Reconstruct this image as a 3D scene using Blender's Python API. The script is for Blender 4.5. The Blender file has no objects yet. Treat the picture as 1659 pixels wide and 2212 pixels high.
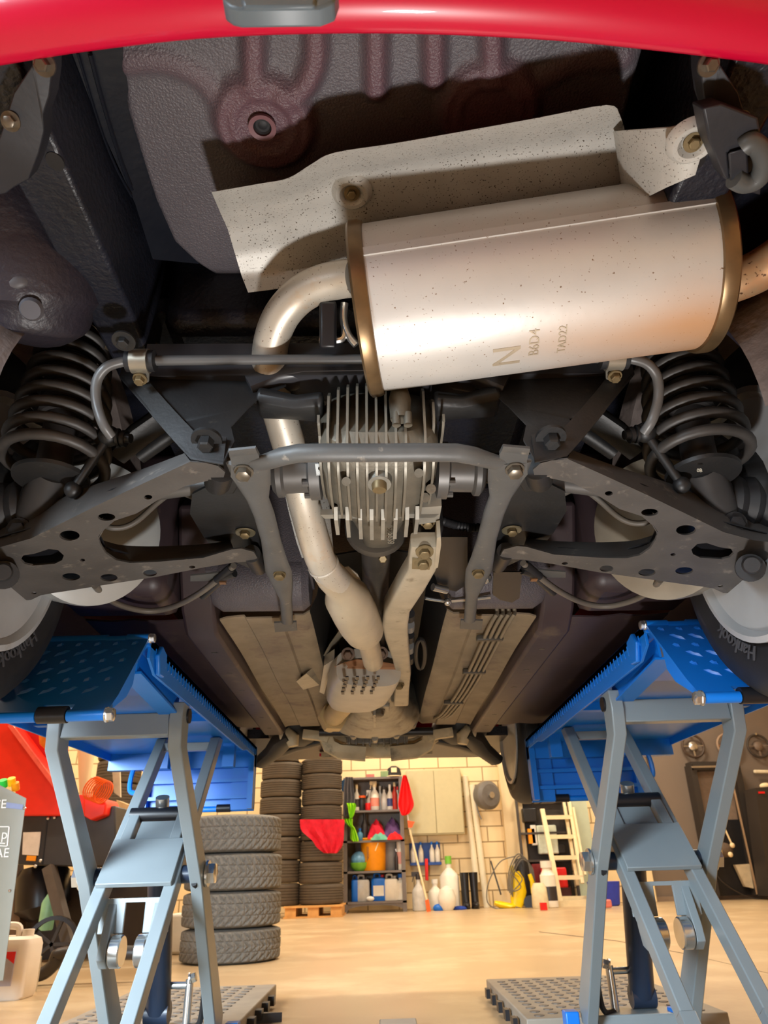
import bpy, bmesh, math, random
from mathutils import Vector as V, Matrix as M
from mathutils.geometry import tessellate_polygon
random.seed(7)
sc = bpy.context.scene
COL = sc.collection
PI = math.pi
# ------------------------------------------------------------------ camera
FPX, CX, CY = 1534.0, 829.5, 1106.0
PITCH, YAW, EYE = 27.2, 0.9, 0.47
def basis(roll):
    p, r, w = math.radians(PITCH), math.radians(roll), math.radians(YAW)
    f = V((0, math.cos(p), math.sin(p))); u = V((0, -math.sin(p), math.cos(p))); x = V((1, 0, 0))
    xr = x*math.cos(r) - u*math.sin(r); ur = u*math.cos(r) + x*math.sin(r)
    Z = M.Rotation(-w, 3, 'Z')
    return Z @ xr, Z @ ur, Z @ f
BW, BC = basis(1.8), basis(0.9)          # camera axes in the room and in the (slightly leaning) car
def mat3(b): return M((b[0], b[1], b[2])).transposed()
TILT = mat3(BW) @ mat3(BC).transposed()  # car frame -> room
EYEV = V((0, 0, EYE))
def ray(b, px, py): return b[0]*((px-CX)/FPX) + b[1]*((CY-py)/FPX) + b[2]
def _hit(o, d, k):
    if 'pl' in k:
        p, n = k['pl']; return o + d*((p-o).dot(n)/d.dot(n))
    if 'd' in k: return o + d*k['d']
    (a, v), = k.items(); i = 'XYZ'.index(a)
    return o + d*((v-o[i])/d[i])
def W(px, py, **k): return _hit(EYEV, ray(BW, px, py), k)            # room point seen at a pixel
def C(px, py, **k): return _hit(V((0, 0, 0)), ray(BC, px, py), k)    # car-frame point (heights from the lens)
def plane(a, b, c): return (a, (b-a).cross(c-a).normalized())
X0 = .008
def mir(p, s): return V((p.x if s > 0 else 2*X0-p.x, p.y, p.z))
cam = bpy.data.objects.new('camera', bpy.data.cameras.new('camera')); COL.objects.link(cam)
m4 = M((BW[0], BW[1], -BW[2])).transposed().to_4x4(); m4.translation = EYEV; cam.matrix_world = m4
cam.data.sensor_fit = 'VERTICAL'; cam.data.sensor_height = 36.0; cam.data.lens = 36.0*FPX/2212.0
cam.data.dof.use_dof = True; cam.data.dof.focus_distance = 1.1; cam.data.dof.aperture_fstop = 11
cam.data.clip_start = .02; cam.data.clip_end = 200
sc.camera = cam
# ------------------------------------------------------------------ materials
def lin(c):
    return tuple(((x/255)/12.92 if x/255 <= .04045 else ((x/255+.055)/1.055)**2.4) for x in c[:3]) + (1,)
MATS = {}
def mat(name, col, rough=.5, metal=0., var=.12, scale=14., bump=0., bscale=160., speck=None, coat=0., stain=None, spec=.5, emit=0):
    if name in MATS: return MATS[name]
    m = bpy.data.materials.new(name); m.use_nodes = True; nt = m.node_tree; N = nt.nodes; L = nt.links
    b = N['Principled BSDF']; b.inputs['Roughness'].default_value = rough; b.inputs['Metallic'].default_value = metal
    b.inputs['Coat Weight'].default_value = coat; b.inputs['Specular IOR Level'].default_value = spec
    tc = N.new('ShaderNodeTexCoord'); nz = N.new('ShaderNodeTexNoise'); nz.inputs['Scale'].default_value = scale; nz.inputs['Detail'].default_value = 5
    L.new(tc.outputs['Object'], nz.inputs['Vector'])
    rp = N.new('ShaderNodeValToRGB'); c = lin(col)
    rp.color_ramp.elements[0].position = .3; rp.color_ramp.elements[1].position = .72
    rp.color_ramp.elements[0].color = tuple(x*(1-var) for x in c[:3]) + (1,)
    rp.color_ramp.elements[1].color = tuple(min(1, x*(1+var)) for x in c[:3]) + (1,)
    L.new(nz.outputs['Fac'], rp.inputs['Fac']); out = rp.outputs['Color']
    def mix(fac, colB):
        nonlocal out
        mx = N.new('ShaderNodeMixRGB'); L.new(fac, mx.inputs['Fac']); L.new(out, mx.inputs['Color1']); mx.inputs['Color2'].default_value = colB
        out = mx.outputs['Color']
    if stain:                                    # (colour, lo, hi, noise scale) worn patches
        n2 = N.new('ShaderNodeTexNoise'); n2.inputs['Scale'].default_value = stain[3]; n2.inputs['Detail'].default_value = 6; n2.inputs['Roughness'].default_value = .65
        L.new(tc.outputs['Object'], n2.inputs['Vector'])
        mr = N.new('ShaderNodeMapRange'); mr.inputs['From Min'].default_value = stain[1]; mr.inputs['From Max'].default_value = stain[2]
        L.new(n2.outputs['Fac'], mr.inputs['Value']); mix(mr.outputs['Result'], lin(stain[0]))
    if speck:                                    # (colour, scale, threshold) pitting
        n3 = N.new('ShaderNodeTexNoise'); n3.inputs['Scale'].default_value = speck[1]; n3.inputs['Detail'].default_value = 2
        L.new(tc.outputs['Object'], n3.inputs['Vector'])
        mr = N.new('ShaderNodeMapRange'); mr.inputs['From Min'].default_value = speck[2]; mr.inputs['From Max'].default_value = speck[2]+.05
        L.new(n3.outputs['Fac'], mr.inputs['Value']); mix(mr.outputs['Result'], lin(speck[0]))
    L.new(out, b.inputs['Base Color'])
    m['tree_out'] = 1
    if bump:
        n4 = N.new('ShaderNodeTexNoise'); n4.inputs['Scale'].default_value = bscale; n4.inputs['Detail'].default_value = 3
        L.new(tc.outputs['Object'], n4.inputs['Vector'])
        bp = N.new('ShaderNodeBump'); bp.inputs['Strength'].default_value = bump; bp.inputs['Distance'].default_value = .004
        L.new(n4.outputs['Fac'], bp.inputs['Height']); L.new(bp.outputs['Normal'], b.inputs['Normal'])
    if emit:
        b.inputs['Emission Color'].default_value = c; b.inputs['Emission Strength'].default_value = emit
    MATS[name] = m
    return m
def mask_stain(m, attr, col):                    # a stain painted where the vertex mask says
    nt = m.node_tree; N = nt.nodes; L = nt.links; b = N['Principled BSDF']
    src = b.inputs['Base Color'].links[0].from_socket
    at = N.new('ShaderNodeAttribute'); at.attribute_name = attr
    mx = N.new('ShaderNodeMixRGB'); L.new(at.outputs['Fac'], mx.inputs['Fac']); L.new(src, mx.inputs['Color1']); mx.inputs['Color2'].default_value = lin(col)
    L.new(mx.outputs['Color'], b.inputs['Base Color'])
# ------------------------------------------------------------------ mesh builder
def frame_of(t, up=None):
    t = t.normalized(); up = up or (V((0, 0, 1)) if abs(t.z) < .9 else V((0, 1, 0)))
    s = t.cross(up).normalized(); return s, s.cross(t).normalized()
def smoothpath(pts, n=6):                        # Catmull-Rom through the points
    pts = [V(p) for p in pts]; out = []
    for i in range(len(pts)-1):
        p0 = pts[max(i-1, 0)]; p1 = pts[i]; p2 = pts[i+1]; p3 = pts[min(i+2, len(pts)-1)]
        for k in range(n):
            t = k/n
            out.append(.5*((2*p1)+(p2-p0)*t+(2*p0-5*p1+4*p2-p3)*t*t+(3*p1-p0-3*p2+p3)*t**3))
    out.append(pts[-1]); return out
class MB:
    def __init__(s): s.v = []; s.f = []; s.mask = None
    def add(s, vs, fs):
        o = len(s.v); s.v += [V(p) for p in vs]; s.f += [[o+i for i in f] for f in fs]; return s
    def hexa(s, p):                              # 4 bottom + 4 top points
        return s.add(p, [(3, 2, 1, 0), (4, 5, 6, 7), (0, 1, 5, 4), (1, 2, 6, 5), (2, 3, 7, 6), (3, 0, 4, 7)])
    def box(s, c, d, R=None):
        c = V(c); x, y, z = d[0]/2, d[1]/2, d[2]/2; R = R or M.Identity(3)
        return s.hexa([c+R @ V(q) for q in ((-x, -y, -z), (x, -y, -z), (x, y, -z), (-x, y, -z), (-x, -y, z), (x, -y, z), (x, y, z), (-x, y, z))])
    def bb(s, a, b): return s.box([(p+q)/2 for p, q in zip(a, b)], [abs(q-p) for p, q in zip(a, b)])
    def bar(s, a, b, w, h, up=None):             # rectangular bar from a to b
        a, b = V(a), V(b); x, z = frame_of(b-a, up)
        return s.hexa([p+x*i*w/2+z*j*h/2 for p in (a, b) for i, j in ((-1, -1), (1, -1), (1, 1), (-1, 1))])
    def prism(s, outer, vec, holes=()):
        vec = V(vec); loops = [[V(p) for p in outer]] + [[V(p) for p in h] for h in holes]
        flat = [p for l in loops for p in l]; n = len(flat); tris = tessellate_polygon(loops)
        fs = [tuple(t) for t in tris] + [tuple(i+n for i in reversed(t)) for t in tris]; o = 0
        for l in loops:
            k = len(l); fs += [(o+i, o+(i+1) % k, o+n+(i+1) % k, o+n+i) for i in range(k)]; o += k
        return s.add(flat+[p+vec for p in flat], fs)
    def grid(s, rows, thick=None):
        n, k = len(rows), len(rows[0]); vs = [V(p) for r in rows for p in r]
        fs = [(i*k+j, i*k+j+1, (i+1)*k+j+1, (i+1)*k+j) for i in range(n-1) for j in range(k-1)]
        if thick is None: return s.add(vs, fs)
        t = V(thick); o = len(vs); vs2 = [p+t for p in vs]; fs2 = [tuple(reversed([a+o for a in f])) for f in fs]
        edge = [j for j in range(k)] + [i*k+k-1 for i in range(1, n)] + [(n-1)*k+j for j in range(k-2, -1, -1)] + [i*k for i in range(n-2, 0, -1)]
        e2 = [(edge[(i+1) % len(edge)], edge[i], edge[i]+o, edge[(i+1) % len(edge)]+o) for i in range(len(edge))]
        return s.add(vs+vs2, fs+fs2+e2)
    def sweep(s, pts, w, h=None, seg=14, pw=2., caps=True, closed=False, up=None):
        pts = [V(p) for p in pts]; n = len(pts); vs = []; fs = []; sv = None
        W_ = w if isinstance(w, (list, tuple)) else [w]*n; H_ = (h if isinstance(h, (list, tuple)) else [h]*n) if h is not None else W_
        for i, p in enumerate(pts):
            a = pts[i-1] if (i or closed) else p; b = pts[(i+1) % n] if (i < n-1 or closed) else p
            t = (b-a).normalized()
            if up is not None or sv is None: x, z = frame_of(t, V(up) if up is not None else None)
            else:
                x = (sv - t*sv.dot(t)).normalized(); z = x.cross(t).normalized()
            sv = x
            for k in range(seg):
                q = 2*PI*k/seg; c_, s_ = math.cos(q), math.sin(q); e = 2/pw
                vs.append(p + x*W_[i]*math.copysign(abs(c_)**e, c_) + z*H_[i]*math.copysign(abs(s_)**e, s_))
        m = n if closed else n-1
        fs = [(i*seg+k, i*seg+(k+1) % seg, ((i+1) % n)*seg+(k+1) % seg, ((i+1) % n)*seg+k) for i in range(m) for k in range(seg)]
        if caps and not closed: fs += [tuple(reversed(range(seg))), tuple((n-1)*seg+k for k in range(seg))]
        return s.add(vs, fs)
    def cyl(s, a, b, r, r2=None, seg=20): return s.sweep([a, b], [r, r if r2 is None else r2], seg=seg)
    def tube(s, pts, r, seg=12, n=6, **k):
        return s.sweep(smoothpath(pts, n) if n else pts, r, seg=seg, **k)
    def lathe(s, prof, o, ax, seg=32, closed=False, up=None):   # prof: (radius, along)
        o, ax = V(o), V(ax).normalized(); x, z = frame_of(ax, up); n = len(prof)
        vs = [o+ax*h+(x*math.cos(2*PI*k/seg)+z*math.sin(2*PI*k/seg))*r for r, h in prof for k in range(seg)]
        m = n if closed else n-1
        fs = [(i*seg+k, i*seg+(k+1) % seg, ((i+1) % n)*seg+(k+1) % seg, ((i+1) % n)*seg+k) for i in range(m) for k in range(seg)]
        if not closed:
            if prof[0][0] > 1e-5: fs.append(tuple(range(seg)))
            if prof[-1][0] > 1e-5: fs.append(tuple((n-1)*seg+k for k in range(seg)))
        return s.add(vs, fs)
    def ball(s, c, r, seg=14, rings=8):
        r = V((r, r, r)) if not hasattr(r, '__len__') else V(r); c = V(c); vs = [c+V((0, 0, -r.z))]
        for i in range(1, rings):
            q = -PI/2+PI*i/rings
            vs += [c+V((r.x*math.cos(q)*math.cos(2*PI*k/seg), r.y*math.cos(q)*math.sin(2*PI*k/seg), r.z*math.sin(q))) for k in range(seg)]
        vs.append(c+V((0, 0, r.z))); t = len(vs)-1
        fs = [(0, 1+(k+1) % seg, 1+k) for k in range(seg)] + [(t, t-seg+k, t-seg+(k+1) % seg) for k in range(seg)]
        fs += [(1+i*seg+k, 1+i*seg+(k+1) % seg, 1+(i+1)*seg+(k+1) % seg, 1+(i+1)*seg+k) for i in range(rings-2) for k in range(seg)]
        return s.add(vs, fs)
    def bolt(s, c, ax, r, h=.008, washer=1.6):
        c, ax = V(c), V(ax).normalized()
        if washer: s.cyl(c, c+ax*h*.25, r*washer, seg=20)
        return s.sweep([c+ax*h*.2, c+ax*h*.9, c+ax*h], [r, r, r*.8], seg=6)
    def text(s, t, size, depth, fn, align='CENTER'):
        cu = bpy.data.curves.new('t', 'FONT'); cu.body = t; cu.size = size; cu.extrude = depth; cu.align_x = align; cu.resolution_u = 3
        o = bpy.data.objects.new('t', cu); COL.objects.link(o); bpy.context.view_layer.update()
        me = bpy.data.meshes.new_from_object(o.evaluated_get(bpy.context.evaluated_depsgraph_get()))
        s.add([fn(p.co) for p in me.vertices], [list(p.vertices) for p in me.polygons])
        bpy.data.objects.remove(o); bpy.data.curves.remove(cu); bpy.data.meshes.remove(me); return s
    def build(s, name, m, parent=None, off=None, bevel=0, angle=38, sub=0):
        me = bpy.data.meshes.new(name); vs = [p-off for p in s.v] if off is not None else s.v
        me.from_pydata([tuple(p) for p in vs], [], s.f); me.validate(); me.update()
        bm = bmesh.new(); bm.from_mesh(me); bmesh.ops.recalc_face_normals(bm, faces=bm.faces); bm.to_mesh(me); bm.free()
        if len(me.polygons): me.polygons.foreach_set('use_smooth', [True]*len(me.polygons))
        me.set_sharp_from_angle(angle=math.radians(angle))
        if s.mask and len(s.mask) == len(me.vertices):
            a = me.attributes.new('stain', 'FLOAT', 'POINT'); a.data.foreach_set('value', s.mask)
        me.materials.append(m); o = bpy.data.objects.new(name, me); COL.objects.link(o)
        if parent is not None: o.parent = parent
        if bevel:
            b = o.modifiers.new('bevel', 'BEVEL'); b.width = bevel; b.segments = 2; b.limit_method = 'ANGLE'; b.angle_limit = math.radians(40)
        if sub:
            b = o.modifiers.new('sub', 'SUBSURF'); b.levels = sub; b.render_levels = sub
        return o
def tag(o, label=None, cat=None, group=None, kind=None):
    for k, v in (('label', label), ('category', cat), ('group', group), ('kind', kind)):
        if v: o[k] = v
    return o
def empty(name, loc, label, cat, group=None, rz=0):
    o = bpy.data.objects.new(name, None); COL.objects.link(o); o.empty_display_size = .1
    o.location = loc; o.rotation_euler = (0, 0, rz); return tag(o, label, cat, group)
def copy_tree(o, parent=None):
    c = o.copy(); COL.objects.link(c)
    if parent is not None: c.parent = parent
    for ch in list(o.children): copy_tree(ch, c)
    return c
def ell(cx, cy, rx, ry, n=18, rot=0):
    r = math.radians(rot); return [(cx+rx*math.cos(2*PI*i/n)*math.cos(r)-ry*math.sin(2*PI*i/n)*math.sin(r), cy+rx*math.cos(2*PI*i/n)*math.sin(r)+ry*math.sin(2*PI*i/n)*math.cos(r)) for i in range(n)]
# ------------------------------------------------------------------ palette
RED = mat('red car paint', (204, 6, 54), .34, coat=.3, var=.04, scale=3)
UNDER = mat('plum stone chip underseal', (92, 87, 92), .42, var=.14, scale=9, bump=.5, bscale=330, spec=.5)
mask_stain(UNDER, 'stain', (102, 74, 82))
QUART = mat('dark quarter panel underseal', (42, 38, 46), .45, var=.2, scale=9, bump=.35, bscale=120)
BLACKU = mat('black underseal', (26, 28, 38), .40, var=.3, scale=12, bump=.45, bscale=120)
BLACKS = mat('black satin suspension steel', (30, 30, 31), .48, var=.25, scale=25, bump=.08, stain=((74, 70, 64), .64, .82, 40))
DKGREY = mat('dusty grey painted steel', (80, 80, 79), .5, var=.12, scale=22, bump=.06, stain=((150, 140, 126), .62, .8, 60))
LCAM = mat('dusty charcoal arm steel', (74, 71, 69), .55, var=.14, scale=20, bump=.06, stain=((130, 122, 112), .58, .8, 35))
SHIELD = mat('speckled aluminium shield', (190, 188, 182), .5, .25, var=.06, scale=30, speck=((70, 58, 45), 380, .635))
EXH = mat('tarnished exhaust steel', (206, 198, 184), .42, .45, var=.08, scale=16, speck=((112, 86, 62), 300, .68), stain=((205, 165, 118), .55, .75, 9))
MUF = mat('weathered muffler steel', (208, 205, 200), .42, .3, var=.05, scale=10, speck=((120, 92, 66), 300, .69), bump=.05, bscale=60)
mask_stain(MUF, 'stain', (214, 150, 84))
RIM = mat('brown heat tarnished steel', (128, 104, 74), .35, .7, var=.2, scale=30)
ALU = mat('cast grey aluminium', (150, 147, 138), .42, .55, var=.16, scale=26, bump=.12, bscale=220, stain=((98, 90, 76), .52, .72, 18))
ALUD = mat('grimy cast aluminium', (112, 106, 94), .5, .4, var=.2, scale=22, bump=.12, bscale=200)
PPF = mat('dusty pressed alloy', (182, 172, 152), .5, .35, var=.12, scale=24, bump=.08, stain=((120, 108, 90), .6, .8, 30))
GOLD = mat('zinc yellow bolt', (124, 108, 78), .5, .6, var=.2, scale=60)
BOLT = mat('dull steel bolt', (120, 112, 100), .4, .8, var=.2, scale=60)
CHROME = mat('bright zinc steel', (215, 215, 212), .22, .9, var=.08, scale=40)
SILVER = mat('silver wheel paint', (186, 188, 190), .38, .35, var=.1, scale=8, stain=((150, 132, 105), .6, .8, 10))
DISC = mat('pale grey dust shield', (186, 190, 190), .45, .3, var=.06, scale=12)
RUB = mat('black rubber', (27, 27, 30), .6, var=.2, scale=30, bump=.05)
RUBL = mat('tyre letter rubber', (62, 62, 66), .6, var=.1)
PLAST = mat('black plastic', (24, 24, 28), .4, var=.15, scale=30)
PAN = mat('dusty floor pan', (138, 124, 104), .6, var=.22, scale=14, bump=.1, bscale=90, stain=((84, 66, 66), .52, .72, 7))
PLUM = mat('plum floor paint', (62, 50, 54), .45, var=.18, scale=8, stain=((104, 88, 74), .60, .82, 9), bump=.08, bscale=60)
LIFTB = mat('blue lift enamel', (12, 116, 214), .4, var=.05, scale=6)
LIFTG = mat('blue grey lift enamel', (130, 140, 144), .38, var=.05, scale=6, coat=.1)
LIFTC = mat('dark blue cylinder enamel', (36, 46, 64), .35, var=.06)
WHT = mat('white plastic', (225, 222, 212), .45, var=.04)
GRY = mat('mid grey plastic', (120, 120, 120), .5, var=.06)
# ------------------------------------------------------------------ THE CAR
B = V((X0, 1.9, .2))
car = empty('car', (0, 0, 0), 'red sports car raised on the two blue scissor lifts, seen from below and behind', 'car')
mw = M.Translation(EYEV) @ TILT.to_4x4() @ M.Translation(B)
car.location = mw.to_translation(); car.rotation_euler = mw.to_euler()
def P(name, mb, m, parent=None, label=None, **k):
    o = mb.build(name, m, parent or car, off=B, **k)
    if label: o['label'] = label
    return o
DN = V((0, -.25, -.97))                         # the way an underside bolt head points
# -- bumper
edge = [C(x, y, Z=.68) for x, y in ((-160, 165), (0, 137), (200, 105), (480, 76), (830, 68), (1150, 80), (1400, 103), (1659, 135), (1830, 165))]
edge = smoothpath(edge, 6)
prof = [(.012, .03), (.004, .004), (0, 0), (-.012, -.004), (-.03, 0), (-.045, .012), (-.055, .035), (-.062, .08), (-.06, .16), (-.05, .26), (-.02, .36), (.06, .44)]
rows = []
for dy, dz in prof:
    row = []
    for i, p in enumerate(edge):
        t = (edge[min(i+1, len(edge)-1)]-edge[max(i-1, 0)]).normalized(); n = V((-t.y, t.x, 0))
        row.append(p+n*dy+V((0, 0, dz)))
    rows.append(row)
b = MB(); b.grid(rows)
for s in (1, -1):                                # the corner wrapping forward to the wheel arch
    e = rows; k = 0 if s > 0 else -1
    b.grid([[r[k], V((X0-s*.58, r[k].y+.07, r[k].z)), V((X0-s*(.69+(r[0].y-r[k].y)*.3), r[k].y+.15, r[k].z)), V((X0-s*(.75+(r[0].y-r[k].y)*.4), r[k].y+.22, r[k].z)), V((X0-s*(.78+(r[0].y-r[k].y)*.3), .70, r[k].z))] for r in rows])
bum = P('rear_bumper', b, RED, angle=60)
pl = MB().prism([C(x, y, Y=.285) for x, y in ((478, -25), (481, 2), (497, 13), (516, 17), (690, 15), (722, 3), (732, -25))], (0, .014, 0))
pl.prism([C(x, y, Y=.283) for x, y in ((520, -8), (524, 12), (680, 10), (684, -8))], (0, .004, 0))
P('licence_plate_holder', pl, mat('slate grey plastic', (92, 104, 112), .4), bum, label='slate grey plastic plate holder', bevel=.002)
# -- trunk floor with pressed ribs
ZT = .86
def t2(px, py): p = C(px, py, Z=ZT); return (p.x, p.y)
def segd(x, y, a, c):
    dx, dy = c[0]-a[0], c[1]-a[1]; l = dx*dx+dy*dy; t = max(0, min(1, ((x-a[0])*dx+(y-a[1])*dy)/l)); return math.hypot(x-a[0]-t*dx, y-a[1]-t*dy)
ribs = []
for line in (((548, 60), (548, 175)), ((682, 60), (680, 130), (655, 185), (620, 200)), ((812, 60), (812, 190)), ((937, 60), (938, 165)), ((1062, 60), (1064, 160)),
             ((262, 135), (350, 132), (430, 165), (470, 210)), ((1345, 122), (1250, 130), (1190, 160), (1130, 190))):
    q = [tuple(p)[:2] for p in smoothpath([V((*t2(*p), 0)) for p in line], 5)]; ribs.append((list(zip(q[:-1], q[1:])), .45 if line[0][0] in (262, 1345) else 1))
c1, c2 = t2(572, 262), t2(1055, 235); r1 = abs(t2(470, 262)[0]-c1[0])
bnd = [t2(*p) for p in ((236, 20), (250, 100), (272, 240), (300, 330), (332, 430), (372, 520), (420, 565), (520, 640), (620, 700))]
bnr = [t2(*p) for p in ((1400, 20), (1395, 100), (1372, 180), (1352, 260), (1340, 400), (1330, 700))]
def at_y(L, y):
    for a, c in zip(L[:-1], L[1:]):
        if a[1] <= y <= c[1]: return a[0]+(c[0]-a[0])*(y-a[1])/(c[1]-a[1])
    return L[0][0] if y < L[0][1] else L[-1][0]
rows = []; tmask = []
for j in range(115):
    y = .33+j*.0052; row = []; xl, xr = at_y(bnd, y), at_y(bnr, y)
    for i in range(170):
        u = i/169; x = xl-.012+(xr-xl+.024)*u
        h = -.002*math.sin(9*x+3)*math.sin(11*y); mk = 0
        e_ = 0
        for sg, wt in ribs:
            if abs(sg[0][0][0]-x) > .2: continue
            d = min(segd(x, y, a, c) for a, c in sg)
            if d < .021: e_ = max(e_, wt*(1+math.cos(PI*max(0, d-.005)/.016))/2)
        h -= .014*e_; mk = e_
        for c in (c1, c2):
            d = math.hypot(x-c[0], y-c[1])
            if d < r1*1.2: q_ = max(0, min(1, (r1*1.2-d)/(r1*.3))); h = min(h, h*.3-.014*q_*q_*(3-2*q_)); mk = max(mk, q_)
            if d < r1*.60: h += .004*max(0, min(1, (r1*.60-d)/.003))
            h += .0025*math.exp(-((d-r1*.80)/.003)**2)
        e = min(x-xl, xr-x)
        if e < .004: h += (.004-e)*4
        h += .03*max(0, (y-.80)/.1)**2
        row.append(V((x, y, ZT+h))); tmask.append(min(1, mk*.9))
    rows.append(row)
b = MB().grid(rows); b.mask = tmask
trunk = P('trunk_floor', b, UNDER, angle=80)
cc = C(567, 273, Z=ZT-.0135)
P('drain_ring', MB().lathe([(.0115, 0), (.0115, -.003), (.0175, -.004), (.0175, 0)], cc, (0, 0, 1), 28, closed=True), mat('plum ring', (120, 84, 88), .5, var=.08), trunk)
P('drain_plug', MB().lathe([(.0118, .002), (.0112, .0), (.008, .003), (.004, .001), (0, .001)], cc, (0, 0, 1), 28), RUB, trunk)
# dark closing panels above, added so no light leaks in from the top
b = MB(); b.bb((-.8, .44, .93), (.82, 3.9, .95)); b.bb((-.77, .34, 1.0), (.79, .66, 1.02)); b.bb((-.42, .86, .80), (.44, 1.5, .83))
P('underbody_light_block', b, BLACKU)
# -- rear frame rails
for s in (1, -1):
    b = MB(); q = lambda x, y, z: mir(V((x, y, z)), s)
    b.hexa([q(-.345, .40, .72), q(-.415, .40, .72), q(-.405, .90, .72), q(-.342, .90, .72), q(-.345, .40, .93), q(-.415, .40, .93), q(-.405, .90, .93), q(-.342, .90, .93)])
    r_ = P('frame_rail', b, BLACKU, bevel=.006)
    hp = mir(C(119, 349, Z=.7195), s)
    P('rail_hole', MB().sweep([hp+V((0, 0, -.0004)), hp+V((0, 0, .004))], .0095, .012, seg=18), PLAST, r_)
    if s < 0: continue
    b = MB(); b.tube([mir(C(x, y, Z=.845), s) for x, y in ((168, 115), (215, 270), (250, 360), (285, 425))], .0018, 6)
    b.tube([mir(C(x, y, Z=.845), s) for x, y in ((195, 118), (225, 230), (262, 350), (285, 410))], .0028, 6)
    b.grid([[mir(C(x, y, Z=z), s) for x, y, z in row] for row in (((150, 100, .85), (215, 270, .85), (292, 440, .85), (330, 560, .85)), ((262, 100, .852), (290, 270, .868), (345, 440, .87), (430, 570, .87)))], (0, 0, .01))
    P('seam_strip', b, mat('wet black sealer', (20, 23, 32), .3, bump=.12, bscale=60), r_)
# -- tow brackets
TB = mat('dusty dark bracket steel', (33, 33, 39), .5, var=.2, scale=25, bump=.05)
for s in (1, -1):
    o = [mir(C(x, y, Z=z), s) for x, y, z in ((112, 118, .70), (70, 140, .695), (30, 200, .69), (2, 290, .68), (-25, 360, .68), (-20, 425, .68), (12, 418, .68), (28, 406, .68), (62, 388, .68), (84, 330, .685), (95, 285, .69), (92, 250, .69), (106, 210, .695), (112, 160, .70))]
    tb = P('tow_bracket', MB().prism(o, (0, .01, .03)), TB, bevel=.003)
    P('bracket_bolt', MB().bolt(mir(C(98, 140, Z=.692), s), (0, -.5, -.85), .0065, .014), BOLT, tb)
    P('bracket_bolt', MB().bolt(mir(C(24, 262, Z=.682), s), (0, -.5, -.85), .006, .008), BOLT, tb)
b = MB()
hk = [C(x, y, Z=.655) for x, y in ((1585, 385), (1610, 396), (1638, 385), (1650, 352), (1642, 322), (1622, 308), (1606, 318))]
b.tube(hk, .0105, 12)
tow = P('tow_hook', b, mat('worn grey hook', (78, 80, 80), .45, var=.12))
b = MB().prism([C(x, y, Z=.66) for x, y in ((1518, 235), (1560, 225), (1638, 255), (1650, 315), (1618, 318), (1572, 330), (1578, 392), (1566, 382), (1530, 300))], (0, .012, .03))
b.hexa([C(x, y, Z=z) for z in (.655, .69) for x, y in ((1572, 330), (1614, 318), (1618, 392), (1578, 394))])
P('hook_bracket', b, TB, tow, bevel=.002)
# -- inner quarter bulges, arch liners
for s in (1, -1):
    b = MB(); qp = smoothpath([mir(C(x, y, d=d), s) for x, y, d in ((-60, 330, .93), (-40, 390, .94), (-10, 450, .95), (25, 530, .97), (45, 600, .98), (52, 660, .99), (50, 705, 1.0), (45, 735, 1.0))], 4)
    n_ = len(qp); qr = [.085+.02*math.sin(PI*i/(n_-1)) if i < n_-9 else (.09-.008*(i-n_+9)*(i-n_+9)/8) for i in range(n_)]; qr[-1] = .02
    b.sweep(qp, qr, seg=28)
    if s < 0:
        b = MB(); b.prism([C(x, y, d=1.02) for x, y in ((1528, 692), (1560, 690), (1600, 718), (1632, 748), (1660, 752), (1720, 730), (1720, 640), (1640, 650), (1560, 672))], (0, .03, .02))
        b.sweep([C(x, y, d=1.0) for x, y in ((1700, 560), (1660, 640), (1625, 712))], [.03, .03, .015], seg=14)
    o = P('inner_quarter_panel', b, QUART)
    if s > 0:
        P('rubber_grommet', MB().ball(C(30, 605, d=.90), (.022, .012, .016), 16, 8), mat('grey grommet', (80, 78, 82), .5), o)
        P('rubber_grommet', MB().lathe([(.006, .0), (.012, -.004), (.015, 0), (.012, .006)], C(68, 668, d=.905), (.2, -.6, -.8), 20), mat('grey grommet', (80, 78, 82), .5), o)
    rows = []
    for k in range(25):
        q = PI*(.12+.9*k/24); rr = .345
        rows.append([mir(V((x, 1.0+rr*math.cos(q)*w, .52+rr*math.sin(q)*w)), s) for x, w in ((-.46, .86), (-.50, .97), (-.62, 1), (-.80, 1.02))])
    P('wheel_arch_liner', MB().grid(rows), mat('gritty grey arch liner', (104, 94, 90), .6, var=.3, scale=30, bump=.3, bscale=90))
# body sides
for s in (1, -1):
    o = [(.66, .64), (.66, 1.12), (3.9, 1.12), (4.0, .62), (3.60, .56)]
    o += [(3.265+.33*math.cos(q), .52+.33*math.sin(q)) for q in [PI*.0+PI*k/12 for k in range(13)]] + [(2.9, .47), (1.36, .47)]
    o += [(1.0+.33*math.cos(q), .52+.33*math.sin(q)) for q in [PI*k/12 for k in range(13)]]
    P('body_side', MB().prism([mir(V((-.79, y, z)), s) for y, z in o], (-.03*s, 0, 0)), RED)
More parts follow.
